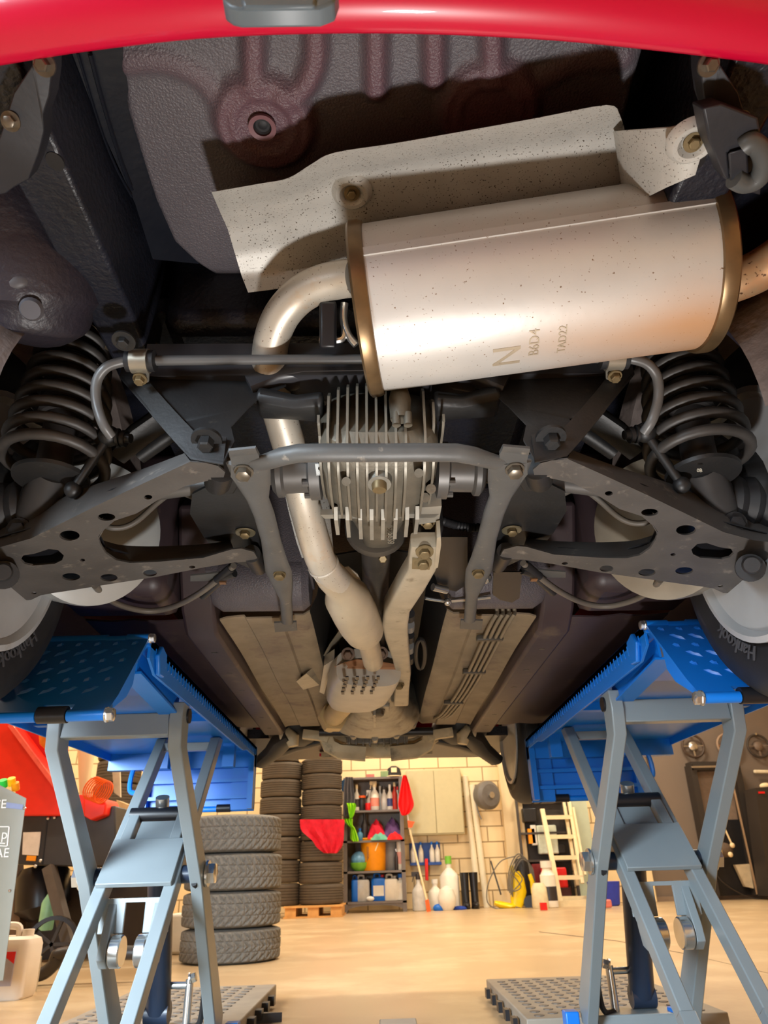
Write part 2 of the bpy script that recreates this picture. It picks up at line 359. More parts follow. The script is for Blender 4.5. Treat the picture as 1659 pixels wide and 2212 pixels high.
# -- heat shield
def row(pts): return [C(x, y, Z=z) for x, y, z in pts]
R0 = row([(457, 415, .762), (560, 397, .762), (622, 385, .762), (672, 355, .762), (722, 330, .762), (850, 310, .762), (1010, 282, .762), (1160, 255, .762), (1310, 227, .762), (1338, 246, .766)])
R1 = row([(477, 462, .805), (565, 440, .815), (625, 430, .818), (680, 408, .82), (735, 388, .825), (860, 364, .825), (1012, 336, .825), (1170, 310, .825), (1325, 284, .825), (1347, 270, .815)])
R2 = row([(492, 495, .815), (575, 478, .826), (640, 468, .826), (690, 455, .827), (745, 445, .828), (870, 420, .828), (1020, 400, .828), (1180, 372, .828), (1340, 345, .828), (1360, 340, .828)])
R3 = row([(508, 550, .812), (585, 540, .822), (650, 530, .824), (700, 520, .825), (760, 510, .826), (880, 490, .826), (1030, 470, .826), (1190, 450, .826), (1345, 420, .826), (1365, 415, .826)])
R4 = row([(522, 596, .80), (590, 590, .808), (655, 580, .815), (710, 572, .82), (765, 565, .82), (890, 560, .82), (1040, 540, .82), (1200, 520, .82), (1350, 500, .82), (1370, 495, .82)])
R5 = row([(536, 632, .776), (598, 624, .785), (660, 612, .79), (715, 605, .79), (770, 600, .79), (895, 620, .79), (1050, 600, .79), (1210, 580, .79), (1355, 560, .79), (1375, 555, .79)])
def dense(r, n=4): return smoothpath(r, n)
b = MB(); RR = [dense(r) for r in (R0, R1, R2, R3, R4, R5)]
full = []
for i in range(len(RR)-1):
    for k in range(4):
        t = k/4; full.append([a.lerp(c, t) for a, c in zip(RR[i], RR[i+1])])
full.append(RR[-1])
for r in full:                                   # shallow stiffening beads
    for j, p in enumerate(r):
        if p.y > .60 and 0 < j < 36:
            for bx in (.115, .145, .235, .275): p.z -= .004*math.exp(-((p.x-bx)/.006)**2)
b.grid(full, (0, .001, .002))
ear = [C(x, y, Z=z) for x, y, z in ((1325, 286, .81), (1345, 284, .77), (1450, 276, .715), (1505, 264, .700), (1530, 265, .700), (1532, 300, .700), (1514, 338, .700), (1502, 378, .700), (1440, 405, .70), (1400, 425, .74), (1350, 450, .81))]
b.prism(ear, (0, 0, .002))
hs = P('heat_shield', b, SHIELD, angle=50)
for x, y, z in ((760, 416, .823), (1496, 305, .698)):
    c_ = C(x, y, Z=z)
    P('shield_washer', MB().lathe([(.011, 0), (.0165, -.006), (.0215, -.0065), (.026, -.002), (.028, .003)], c_, (0, 0, 1), 28), SHIELD, hs)
    P('shield_bolt', MB().bolt(c_+V((0, 0, -.001)), DN, .0062, .009, 1.7), GOLD, hs)
# -- muffler
mA, mB_ = C(792, 672, Z=.70), C(1503, 570, Z=.73)
ax = (mB_-mA).normalized(); ML = (mB_-mA).length; MR = .1125
view = ((mA+mB_)/2).normalized(); eD = -(view-ax*view.dot(ax)).normalized(); eU = ax.cross(eD)
if eU.z < 0: eU = -eU
def mp(t, th, r=MR): return mA+ax*t+(eD*math.cos(th)+eU*math.sin(th))*r
b = MB(); nt, na = 48, 72; vs = []; b.mask = []
for i in range(nt+1):
    for k in range(na):
        th = 2*PI*k/na; t = ML*i/nt; vs.append(mp(t, th))
        u = i/nt; a = (th+PI) % (2*PI)-PI
        st = max(0, min(1, (u-.38+.06*math.sin(7*a))*1.7))*max(0, min(1, (-.08-a+.06*math.sin(16*u))*1.6))*.75 if a < 0 else 0
        st = max(st, .75*max(0, min(1, (u-.80)*4))*max(0, min(1, (.0-a)*1.5)) if a < 0 else 0)
        b.mask.append(min(1, st))
b.add(vs, [(i*na+k, i*na+(k+1) % na, (i+1)*na+(k+1) % na, (i+1)*na+k) for i in range(nt) for k in range(na)])
muf = P('muffler', b, MUF)
for t0, d in ((0, -1), (ML, 1)):
    o = mA+ax*t0
    P('end_cap', MB().lathe([(MR-.004, -.012*d), (MR+.004, -.010*d), (MR+.0065, -.004*d), (MR+.0065, .007*d), (MR+.003, .010*d), (MR-.008, .008*d), (MR-.016, .004*d), (.05, .012*d), (0, .014*d)], o, ax, 72), RIM, muf, label='brown tarnished crimped end cap')
def seamrow(dth): return [mp(ML*k/30, math.asin(.055/MR)+.18+dth, MR+h) for k in range(31) for h in (0,)]
b = MB(); th0 = .62
b.grid([[mp(ML*k/30, th0, MR-.001) for k in range(31)], [mp(ML*k/30, th0+.002, MR+.0022) for k in range(31)], [mp(ML*k/30, th0+.11, MR+.0022) for k in range(31)], [mp(ML*k/30, th0+.13, MR-.001) for k in range(31)]])
P('seam', b, MUF, muf)
def on_muf(px, py, size, txt):
    b = MB()
    c_ = C(px, py, pl=(mA+eD*MR, eD)); t0 = (c_-mA).dot(ax); u0 = math.asin(max(-1, min(1, (c_-mA).dot(eU)/MR)))
    b.text(txt, size, .0006, lambda q: mp(t0-q.y*1.0, u0+q.x/MR, MR+.0003+q.z)); P('stamped_lettering', b, mat('stamped muffler steel', (186, 172, 150), .5, .4, var=.1), muf)
on_muf(1133, 770, .052, 'N'); on_muf(1172, 742, .019, 'B6D4'); on_muf(1232, 735, .015, 'TAD22')
# hanger rods
b = MB(); b.tube([C(x, y, d=.92) for x, y in ((1478, 400), (1484, 365), (1492, 338), (1512, 330), (1560, 346))], .0085, 10)
P('hanger_rod', b, RIM, muf)
b = MB(); b.tube([C(x, y, d=1.02) for x, y in ((770, 745), (752, 722), (742, 690), (744, 655))], .006, 10); b.tube([C(x, y, d=1.02) for x, y in ((690, 735), (722, 736), (742, 728), (744, 690))], .005, 8)
P('hanger_rod', b, CHROME, muf, label='bright bent hanger rod')
P('rubber_hanger', MB().hexa([C(x, y, d=d) for d in (1.0, 1.04) for x, y in ((690, 650), (727, 650), (727, 752), (690, 752))]), PLAST, bevel=.004)
# exhaust
pp = [(766, 600, .985), (735, 604, .995), (690, 615, 1.005), (645, 640, 1.02), (608, 682, 1.035), (587, 735, 1.05), (582, 790, 1.065), (590, 845, 1.085), (606, 900, 1.10), (622, 955, 1.115), (637, 1005, 1.13), (654, 1075, 1.16), (672, 1145, 1.20), (684, 1185, 1.225), (694, 1212, 1.25), (708, 1234, 1.275), (728, 1256, 1.32)]
ppath = smoothpath([C(x, y, d=d) for x, y, d in pp], 5)
pipe = P('exhaust_pipe', MB().sweep(ppath, .0262, seg=28), EXH)
def ring(px, py, d, r, h=.004, toward=None):
    i = min(range(len(ppath)), key=lambda k: (ppath[k]-C(px, py, d=d)).length); t = (ppath[min(i+1, len(ppath)-1)]-ppath[i-1]).normalized()
    return MB().lathe([(r-.002, -h), (r, -h*.5), (r, h*.5), (r-.002, h)], ppath[i], t, 32, closed=True)
P('pipe_joint', ring(641, 1022, 1.135, .0280, .003), EXH, pipe); P('pipe_joint', ring(643, 1036, 1.14, .0285, .004), EXH, pipe)
P('pipe_joint', ring(700, 1222, 1.26, .0285, .004), EXH, pipe)
rp = [C(x, y, d=d) for x, y, d in ((706, 1232, 1.275), (718, 1248, 1.31), (735, 1266, 1.345), (741, 1276, 1.365), (750, 1292, 1.40), (766, 1322, 1.47), (778, 1346, 1.54), (786, 1362, 1.58), (789, 1370, 1.61), (793, 1380, 1.64), (800, 1402, 1.72), (806, 1430, 1.80))]
P('resonator', MB().sweep(rp, [.027, .0295, .030, .034, .045, .0475, .0475, .044, .035, .0255, .0255, .0255], seg=32), mat('pale dusty resonator steel', (196, 182, 158), .5, .35, var=.08, scale=18, speck=((140, 110, 84), 120, .72)), pipe)
b = MB(); b.prism([C(x, y, d=1.07) for x, y in ((680, 1002), (709, 1003), (708, 1024), (684, 1028))], (0, .003, .003), [[C(x, y, d=1.07) for x, y in ell(694, 1012, 7, 6, 12)]])
P('pipe_tab', b, SHIELD, pipe); b = MB()
b.grid([[C(x, y, d=d) for x, y, d in r] for r in (((676, 1030, 1.17), (690, 1075, 1.19), (700, 1130, 1.215), (714, 1204, 1.26)), ((690, 1040, 1.20), (711, 1082, 1.22), (714, 1130, 1.24), (722, 1208, 1.28)))], (0, .002, .003))
P('pipe_shield', b, SHIELD, pipe); b = MB()
b.grid([[C(x, y, d=d) for x, y, d in r] for r in (((612, 1050, 1.19), (622, 1100, 1.21), (640, 1170, 1.25), (652, 1205, 1.26)), ((640, 1050, 1.21), (650, 1100, 1.23), (668, 1170, 1.27), (680, 1205, 1.28)))], (0, .002, .003))
P('pipe_shield', b, SHIELD, pipe)
b = MB(); b.grid([[C(x, y, d=d) for x, y, d in r] for r in (((728, 1228, 1.33), (752, 1224, 1.35), (772, 1240, 1.38), (790, 1275, 1.44), (806, 1308, 1.50)), ((735, 1242, 1.33), (752, 1238, 1.35), (766, 1250, 1.38), (782, 1285, 1.44), (797, 1306, 1.50)))], (0, .003, .003))
P('resonator_bracket', b, EXH, pipe)
# tail pipe to the right
tp = [(1500, 622, .95), (1545, 618, .94), (1590, 606, .93), (1640, 584, .92), (1700, 545, .90), (1760, 500, .88)]
P('tail_pipe', MB().tube([C(x, y, d=d) for x, y, d in tp], .0272, 28), mat('rust tinted tail pipe', (190, 158, 122), .45, .45, var=.1, scale=14, speck=((96, 66, 44), 130, .64), stain=((206, 146, 100), .5, .7, 12)))
# -- brace
def bsec(pts): return [C(x, y, Z=z) for x, y, z in pts]
b = MB(); cb = [(548, 1004, .50), (575, 998, .497), (610, 986, .495), (645, 979, .494), (720, 978, .494), (815, 978, .494), (910, 977, .494), (985, 978, .494), (1020, 984, .495), (1052, 994, .497), (1080, 1002, .50)]
b.sweep(bsec(cb), [.016, .0145] + [.0125]*7 + [.0145, .016], [.006, .009] + [.0125]*7 + [.009, .006], seg=16, up=(0, 0, 1))
brace = P('underbody_brace', b, DKGREY)
for s in (1, -1):
    leg = [(536, 1000, .50, .030), (545, 1040, .50, .026), (556, 1075, .499, .017), (570, 1110, .497, .0165), (585, 1165, .494, .0165), (594, 1205, .492, .020), (602, 1235, .49, .024), (610, 1262, .49, .020), (617, 1290, .49, .0125), (621, 1345, .492, .0125)]
    P('brace_leg', MB().sweep([mir(C(x, y, Z=z), s) for x, y, z, w in leg], [q[3] for q in leg], [.006, .007, .010, .011, .010, .007, .0055, .008, .011, .006], seg=16, up=(0, 0, 1)), DKGREY, brace)
    b = MB().prism([mir(C(x, y, Z=.496), s) for x, y in ((493, 976), (552, 970), (560, 986), (556, 1060), (540, 1080), (520, 1056), (498, 1030), (500, 1000))], (0, .0, .005))
    b.hexa([mir(C(x, y, Z=z), s) for z in (.493, .50) for x, y in ((494, 974), (552, 968), (556, 980), (496, 988))])
    P('brace_bracket', b, DKGREY, brace)
    P('brace_bolt', MB().bolt(mir(C(527, 1016, Z=.494), s), DN, .0105, .014, 1.25), BOLT, brace)
    P('brace_bolt', MB().bolt(mir(C(604, 1240, Z=.484), s), DN, .0095, .010, 1.2), GOLD, brace)
    P('brace_foot', MB().prism([mir(C(x, y, Z=.498), s) for x, y in ((592, 1346), (640, 1344), (642, 1362), (594, 1366))], (0, 0, .004)), DKGREY, brace)
# -- rear subframe
for s in (1, -1):
    pln = plane(C(447, 948, Z=.54), C(262, 817, Z=.66), C(560, 835, Z=.65))
    o = [mir(C(x, y, pl=pln), s) for x, y in ((258, 816), (285, 806), (330, 800), (400, 800), (470, 798), (560, 798), (620, 808), (618, 835), (560, 862), (535, 885), (498, 925), (506, 958), (482, 1003), (412, 992))]
    hl = [[mir(C(x, y, pl=pln), s) for x, y in ell(*e)] for e in ((398, 914, 6, 6, 12),)]
    b = MB(); b.prism(o, (0, .0, .004), hl)
    e = [mir(C(x, y, pl=pln), s) for x, y in ((258, 814), (300, 862), (330, 900), (370, 946), (412, 992), (482, 1003))]
    b.grid([e, [p+V((0, .002, .045)) for p in e]], (0, .003, 0))
    sub = P('rear_subframe', b, BLACKS)
    P('subframe_bolt', MB().bolt(mir(C(447, 947, Z=.533), s), DN, .011, .02, 1.9), BLACKS, sub)
    P('subframe_bolt', MB().bolt(mir(C(268, 735, Z=.66), s), DN, .008, .012, 2), BLACKS, sub)
    o = [mir(C(x, y, Z=.53), s) for x, y in ((470, 1040), (415, 1068), (410, 1110), (440, 1160), (478, 1205), (560, 1222), (606, 1215), (575, 1140), (545, 1060))]
    fp = P('subframe_plate', MB().prism(o, (0, 0, .004)), BLACKS)
    P('plate_washer', MB().lathe([(0, -.002), (.0165, -.002), (.0175, 0), (0, .001)], mir(C(530, 1150, Z=.528), s), (0, 0, 1), 28), mat('olive zinc washer', (120, 112, 90), .4, .5), fp)
    P('plate_bolt', MB().bolt(mir(C(530, 1149, Z=.526), s), DN, .0085, .011, 0), GOLD, fp)
    # rear upright of subframe
    up = [mir(C(x, y, d=1.12), s) for x, y in ((218, 700), (240, 712), (300, 705), (350, 750), (300, 780), (248, 775))]
    P('subframe_mount', MB().prism(up, (0, .006, .004)), BLACKS)
b = MB(); b.sweep([C(x, y, Y=.86) for x, y in ((540, 842), (600, 818), (660, 808), (815, 806), (970, 808), (1030, 818), (1090, 842))], .022, .016, seg=14, pw=4, up=(0, 0, 1))
b.bb((-.34, .84, .66), (.36, .90, .72))
P('subframe_crossmember', b, mat('satin black beam', (58, 58, 62), .35, var=.1))
b = MB(); b.hexa([C(x, y, Y=Y) for Y in (.80, .86) for x, y in ((330, 760), (1310, 750), (1310, 735), (330, 742))])
b.hexa([C(x, y, d=d) for d in (1.12, 1.3) for x, y in ((318, 700), (560, 690), (700, 690), (330, 560))])
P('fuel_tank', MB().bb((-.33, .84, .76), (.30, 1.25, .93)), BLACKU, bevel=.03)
# -- anti-roll bar
b = MB(); half = [(815, 776, .665), (560, 777, .665), (330, 779, .66), (290, 780, .655), (258, 783, .65), (228, 795, .64), (209, 824, .625), (208, 868, .60), (222, 914, .57), (240, 942, .56)]
L_ = [C(x, y, Z=z) for x, y, z in half]; R_ = [mir(p, -1) for p in L_]
b.sweep(smoothpath(list(reversed(L_))+R_[1:], 5), .0072, seg=12)
arb = P('anti_roll_bar', b, mat('grey bar paint', (92, 92, 92), .4, var=.1))
for s in (1, -1):
    c_ = mir(C(304, 780, Z=.655), s)
    P('bar_bushing', MB().sweep([c_+V((-.02, 0, 0)), c_+V((.02, 0, 0))], .0155, seg=18), RUB, arb)
    b = MB().sweep([c_+V((-.012, -.001, -.001)), c_+V((.012, -.001, -.001))], .0175, .0175, seg=18)
    f = [mir(C(x, y, Z=.642), s) for x, y in ((287, 800), (322, 800), (321, 825), (303, 832), (290, 826))]
    b.prism(f, (0, .002, .004)); cl = P('bar_clamp', b, mat('bare zinc clamp', (170, 164, 150), .35, .7, var=.15))
    P('clamp_bolt', MB().bolt(mir(C(303, 817, Z=.636), s), DN, .0072, .011, 1.4), GOLD, cl)
    # drop link
    e1, e2 = mir(C(236, 942, d=1.06), s), mir(C(158, 1058, d=1.045), s)
    b = MB().cyl(e1, e2, .0068); b.ball(e1, .016); b.ball(e2, .013); b.cyl(e1, e1+V((.035*s, -.005, -.008)), .008, .007); b.cyl(e1+V((.012*s, 0, -.003)), e1+V((.016*s, 0, -.003)), .014)
    b.cyl(e1+V((.02*s, 0, -.004)), e1+V((.026*s, 0, -.005)), .0125)
    P('drop_link', b, BLACKS, arb)
# -- spring and damper
for s in (1, -1):
    tA, tB = V((-.498, .935, .815)), V((-.482, .925, .545)); n = 8.4; N = 230; pts = []
    dx, dz = frame_of(tB-tA)
    for i in range(N+1):
        u = i/N; ts = u+.035*math.sin(2*PI*u)*0; r = .047+.026*min(1, u*1.15)
        q = 2*PI*n*u*s; pts.append(mir(tA.lerp(tB, u)+(dx*math.cos(q*s)+dz*math.sin(q*s))*r, s))
    sp = P('coil_spring', MB().sweep(pts, .0086, seg=10), mat('dusty black spring', (58, 55, 53), .5, var=.2, scale=30))
    b = MB(); a, c_ = mir(tA, s), mir(tB, s); prof = []
    for k in range(31): prof.append((.033+(.004 if k % 2 else 0), (tB-tA).length*.62*k/30))
    b.lathe(prof, a, c_-a, 24)
    d = P('damper', b.cyl(a.lerp(c_, .6), a.lerp(c_, 1.0), .026).cyl(c_+V((0, 0, .004)), mir(V((-.53, .99, .508)), s), .0275), mat('dusty black damper', (48, 46, 46), .5, var=.2, scale=25))
    b = MB().lathe([(.026, -.004), (.054, 0), (.055, .006), (.026, .012)], c_+V((0, 0, -.012)), (0, 0, 1), 28)
    P('spring_seat', b, BLACKS, d)
    if s < 0:
        c0 = C(1511, 1020, d=1.03); e = BC
        P('paint_mark', MB().text('0B', .0085, .0004, lambda q: c0+e[0]*q.x*.9+e[1]*q.y*.9-e[2]*q.z, 'CENTER'), mat('white paint mark', (200, 196, 180), .6), d)
    o = [mir(C(x, y, d=1.17), s) for x, y in ((146, 690), (160, 684), (186, 690), (215, 715), (238, 760), (196, 738), (168, 722), (150, 735), (136, 775), (128, 750))]
    P('spring_mount', MB().prism(o, (0, .02, .02)), mat('dusty tan sheet steel', (120, 108, 90), .5, var=.2))
# -- lower control arms
for s in (1, -1):
    pln = plane(C(470, 1010, Z=.50), C(545, 1200, Z=.495), C(10, 1240, Z=.435))
    q = lambda x, y: mir(C(x, y, pl=pln), s)
    out = [(410, 998), (445, 1000), (470, 1006), (486, 1020), (482, 1036), (449, 1036), (398, 1048), (338, 1079), (294, 1107), (246, 1123), (223, 1143), (212, 1160), (216, 1176), (228, 1195), (250, 1210), (280, 1216), (338, 1214), (439, 1205), (500, 1187), (520, 1185), (548, 1192), (556, 1206), (540, 1213), (506, 1215), (439, 1226), (338, 1246), (236, 1262), (162, 1274), (115, 1281), (88, 1286), (67, 1296), (36, 1298), (10, 1286), (-30, 1262), (-60, 1240), (-60, 1190), (0, 1182), (67, 1163), (135, 1129), (236, 1079), (338, 1031)]
    holes = [ell(230, 1117, 19, 8), ell(150, 1157, 22, 11), ell(153, 1246, 20, 8), ell(235, 1248, 19, 8), ell(324, 1238, 15, 7), ell(415, 1225, 7, 3, 10), ell(320, 1074, 9, 5, 12), ell(178, 1210, 6, 3, 10), ell(73, 1281, 6, 2.5, 10),
             [(44, 1210), (50, 1200), (75, 1196), (105, 1186), (125, 1188), (138, 1200), (134, 1210), (118, 1218), (70, 1222), (52, 1218)]]
    b = MB().prism([q(*p) for p in out], (0, .002, .0035), [[q(*p) for p in h] for h in holes])
    def flange(base, top, dz):
        lo = smoothpath([q(*p) for p in base], 4); hi = smoothpath([mir(C(x, y, Z=C(*base[i], pl=pln).z+dz), s) for i, (x, y) in enumerate(top)], 4)
        b.grid([lo, hi], (0, .003, .001))
    flange(((412, 997), (338, 1031), (236, 1079), (135, 1129), (67, 1163), (0, 1182), (-60, 1190)), ((398, 979), (294, 1018), (182, 1055), (67, 1106), (27, 1122), (0, 1136), (-60, 1150)), .05)
    flange(((214, 1166), (222, 1186), (240, 1206), (275, 1216), (338, 1214), (439, 1205), (505, 1187)), ((211, 1160), (216, 1164), (232, 1170), (268, 1178), (338, 1180), (430, 1176), (497, 1168)), .04)
    lo = [q(*p) for p in ((449, 1036), (398, 1048), (338, 1079), (294, 1107), (246, 1123), (223, 1143), (212, 1162))]
    b.grid([lo, [p+V((0, .004, .04)) for p in lo]], (0, .003, 0))
    arm = P('lower_control_arm', b, LCAM, angle=30)
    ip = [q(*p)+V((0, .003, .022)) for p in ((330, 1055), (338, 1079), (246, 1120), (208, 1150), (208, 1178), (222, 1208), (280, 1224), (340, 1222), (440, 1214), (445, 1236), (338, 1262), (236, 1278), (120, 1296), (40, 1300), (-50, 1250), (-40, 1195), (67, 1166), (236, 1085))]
    P('arm_shade_plate', MB().prism(ip, (0, 0, .002)), PLAST, arm)  # black plate added behind the holes, its colour stands in for inner shade
    P('arm_bushing', MB().cyl(mir(C(478, 1012, Z=.512), s), mir(C(470, 1042, Z=.53), s), .020), BLACKS, arm)
    P('arm_bushing', MB().cyl(mir(C(543, 1196, Z=.505), s), mir(C(560, 1225, Z=.525), s), .016), BLACKS, arm)
    P('flange_bolt', MB().bolt(mir(C(42, 1146, Z=.475), s), (0, -.9, -.4), .013, .01, 1.5), RUB, arm)
    b = MB().cyl(mir(C(8, 1242, Z=.44), s), mir(C(8, 1242, Z=.41), s), .023, .021); b.cyl(mir(C(6, 1236, Z=.41), s), mir(C(6, 1236, Z=.395), s), .014, .011)
    P('ball_joint', b, RUB, arm)
    P('pivot_bracket', MB().prism([mir(C(x, y, Z=.525), s) for x, y in ((455, 1040), (480, 1070), (505, 1068), (520, 1045), (500, 1020))], (0, 0, .012)), BLACKS, bevel=.003)
    P('pivot_bracket', MB().prism([mir(C(x, y, Z=.515), s) for x, y in ((508, 1216), (545, 1232), (580, 1236), (575, 1205), (556, 1200))], (0, 0, .012)), BLACKS, bevel=.003)
# -- differential
def fr(x, y, z): return V((X0+x, y, z))
b = MB(); sec = [(.856, .066, .045, .596), (.860, .078, .060, .594), (.874, .086, .070, .590), (.905, .090, .076, .588), (.97, .090, .076, .588), (1.02, .087, .074, .588), (1.055, .068, .066, .588), (1.09, .054, .056, .59), (1.16, .036, .050, .588), (1.20, .033, .046, .588)]
DPW = 3.4
def dbot(x, y):
    for a, c in zip(sec[:-1], sec[1:]):
        if a[0] <= y <= c[0]:
            t = (y-a[0])/(c[0]-a[0]); w, h, zc = [a[i]+(c[i]-a[i])*t for i in (1, 2, 3)]; k = 1-abs(x/w)**DPW
            return (zc-h*k**(1/DPW), zc+h*k**(1/DPW)) if k > 0 else (zc, zc)
    return (.59, .59)
b.sweep([fr(0, y, z) for y, w, h, z in sec], [q[1] for q in sec], [q[2] for q in sec], seg=48, pw=DPW, up=(0, 0, 1))
diff = P('differential', b, ALUD)
b = MB()
for i, x in enumerate([-.086+.0137*k for k in range(14)]):
    if abs(x-.048) < .006: continue
    ys = (.861, .866, .876, .89, .91, .94, .98, 1.01); hh = .0115
    o = [(y, dbot(x, y)[0]-hh) for y in ys]; zt = dbot(x, .866)[1]
    if abs(x) > .08: o = [(y, min(z, .57)) for y, z in o]
    o = o + [(1.02, .57), (.90, .60), (.87, zt+.004), (.85, zt-.004), (.836, zt-.02), (.836, o[0][1]+.016), (.845, o[0][1]+.004)]
    b.prism([fr(x-.0018, y, z) for y, z in o], (.0036, 0, 0))
P('cooling_ribs', b, mat('rib aluminium', (126, 121, 110), .48, .45, var=.18, scale=24), diff)
b = MB()
for i, x in enumerate((-.068, -.05, -.03, -.012, .006, .026, .044, .06)):
    l = (.03, .045, .055, .06, .06, .055, .045, .03)[i]
    b.prism([fr(x-.003, .985, .516), fr(x-.003, 1.0, .500), fr(x-.003, 1.045+l*.5, .500+.10*(.06-l)), fr(x-.003, 1.06+l*.5, .54), fr(x-.003, 1.03, .56)], (.006, 0, 0))
b.hexa([fr(x, y, z) for z in (.516, .526) for x, y in ((-.094, 1.012), (.096, 1.012), (.09, 1.026), (-.088, 1.026))])
b.hexa([fr(x, y, z) for z in (.516, .55) for x, y in ((.062, .99), (.098, .985), (.098, 1.04), (.066, 1.05))])
P('nose_webs', b, mat('matt nose aluminium', (150, 146, 136), .55, .3, var=.15, scale=24), diff)
b = MB().cyl(fr(0, .895, .515), fr(0, .892, .503), .019, .017); P('plug_boss', b, ALU, diff)
c_ = fr(0, .892, .500)
P('drain_plug', MB().lathe([(0, -.007), (.0098, -.007), (.0108, -.005), (.0108, .006)], c_, (0, 0, 1), 24), GOLD, diff)
for x, y, r_, z in ((748, 1040, .0065, .503), (905, 1022, .0065, .503), (918, 1075, .0075, .513), (931, 1056, .0075, .513)): P('casting_pin', MB().cyl(C(x, y, Z=z), C(x, y, Z=z+.02), r_), ALUD, diff)
b = MB().sweep([fr(.030, .835, .63), fr(.030, .822, .60), fr(.030, .826, .57)], [.012, .016, .014], seg=14); b.cyl(fr(.024, .818, .575), fr(.024, .818, .555), .006); b.cyl(fr(.04, .818, .575), fr(.04, .818, .555), .006)
P('breather_boss', b, ALUD, diff)
n0 = C(852, 1158, Z=.527)
P('cast_number', MB().text('8595', .017, .001, lambda q: n0+V((-q.y, q.x*-1.4, -.004-q.z*.5))), ALU, diff)
for s in (1, -1):
    b = MB().lathe([(.030, 0), (.046, .004), (.046, .02), (.034, .024), (.034, .06), (.040, .064), (.040, .072), (.03, .08)], fr(-.088*s, .975, .575), (-s, .02, -.02), 28)
    for k in range(6):
        q = PI*k/3; b.cyl(fr(-.10*s, .975+.038*math.cos(q), .575+.038*math.sin(q)), fr(-.118*s, .975+.038*math.cos(q), .575+.038*math.sin(q)), .0055, seg=8)
    ax_ = P('axle_shaft', b.cyl(fr(-.12*s, .975, .574), fr(-.52*s, 1.0, .53), .014), mat('dusty shaft steel', (96, 94, 92), .45, .4, var=.15))
    pr = [(.028+(.006 if k % 2 else 0)+.016*k/11, .012*k) for k in range(12)]
    P('rubber_boot', MB().lathe(pr, mir(V((-.47, .995, .535)), s), (-s, .05, -.08), 24), RUB, ax_)
# diff carrier arms to the subframe
b = MB()
for s in (1, -1):
    b.sweep([mir(C(x, y, Y=.87), s) for x, y in ((700, 880), (640, 880), (560, 870))], [.03, .022, .03], [.016, .014, .016], seg=12, pw=3, up=(0, 0, 1))
b.box(fr(0, .90, .69), (.30, .06, .03))
P('differential_carrier', b, BLACKS, bevel=.006)
# -- propeller shaft
b = MB().lathe([(.03, 0), (.058, .004), (.060, .010), (.060, .020), (.05, .024), (.034, .05), (.030, .07), (.030, 1.0)], fr(-.004, 1.20, .592), (-.006, 1, .004), 32)
shaft = P('propeller_shaft', b, mat('dusty brown shaft tube', (88, 82, 74), .5, .3, var=.2, stain=((132, 116, 92), .55, .75, 16)))
P('flange_bolt', MB().bolt(C(827, 1205, Z=.545), (0, -.8, -.6), .0085, .012, 0), GOLD, shaft)
# -- alloy power plant frame
pf = [(920, 1166, .500, .0255, .014), (916, 1190, .499, .026, .015), (911, 1215, .50, .0255, .018), (888, 1255, .50, .0265, .02), (858, 1305, .503, .0265, .02), (853, 1335, .505, .029, .02), (857, 1368, .508, .027, .02), (866, 1410, .512, .0225, .02), (871, 1442, .515, .021, .02), (868, 1480, .515, .022, .02), (866, 1512, .515, .025, .02)]
ppf = P('power_plant_frame', MB().sweep([C(x, y, Z=z) for x, y, z, w, h in pf], [q[3] for q in pf], [q[4] for q in pf], seg=20, pw=7, up=(0, 0, 1)), PPF, label='dusty pale pressed alloy beam', angle=50)
b = MB().prism([C(x, y, Z=.4825) for x, y in ((944, 1162), (952, 1160), (953, 1176), (946, 1226), (938, 1230))], (0, 0, .03)); P('frame_lip', b, PPF, ppf)
P('frame_bolt', MB().bolt(C(917, 1190, Z=.484), (0, -.4, -.9), .0095, .013, 1.6), GOLD, ppf)
P('frame_bolt', MB().bolt(C(914, 1214, Z=.481), (0, -.4, -.9), .0095, .013, 1.6), GOLD, ppf)
P('spacer_plate', MB().prism([C(x, y, Z=.480) for x, y in ((891, 1209), (931, 1212), (928, 1231), (890, 1229))], (0, 0, .004)), mat('brown plate', (140, 124, 92), .5, .4), ppf)
P('frame_bolt', MB().bolt(C(862, 1478, Z=.493), DN, .011, .014, 1.4), GOLD, ppf)
b = MB(); b.bb((.075, 1.10, .53), (.12, 1.24, .66)); P('frame_mount', b, BLACKS, bevel=.008)
P('mount_bolt', MB().bolt(C(924, 1126, Z=.528), DN, .009, .012, 1.4), GOLD, None)
# -- converter
b = MB(); f0 = [C(x, y, Z=z) for x, y, z in ((722, 1440, .50), (745, 1430, .505), (770, 1424, .52), (815, 1424, .52), (840, 1432, .505), (878, 1441, .50), (860, 1446, .495), (735, 1444, .495))]
fl = P('exhaust_flange', MB().prism(f0, (0, .02, .004)), mat('rusty flange', (160, 116, 82), .6, .2, var=.25, scale=30))
for x, y in ((752, 1412), (824, 1410)): P('flange_stud', MB().bolt(C(x, y, Z=.53), (0, -.8, -.5), .012, .02, 1.5), mat('rusty stud', (92, 70, 54), .6, .3, var=.3), fl)
cv = [(797, 1442, .50, .088, .05), (790, 1452, .50, .094, .052), (780, 1475, .498, .096, .052), (772, 1495, .498, .094, .05), (766, 1506, .50, .08, .046), (762, 1512, .505, .05, .04)]
cat = P('catalytic_converter', MB().sweep([C(x, y, Z=z) for x, y, z, w, h in cv], [q[3] for q in cv], [q[4] for q in cv], seg=32, pw=3.4, up=(0, 0, 1)), mat('pale converter shield', (192, 186, 174), .45, .35, var=.06, scale=20))
b = MB()
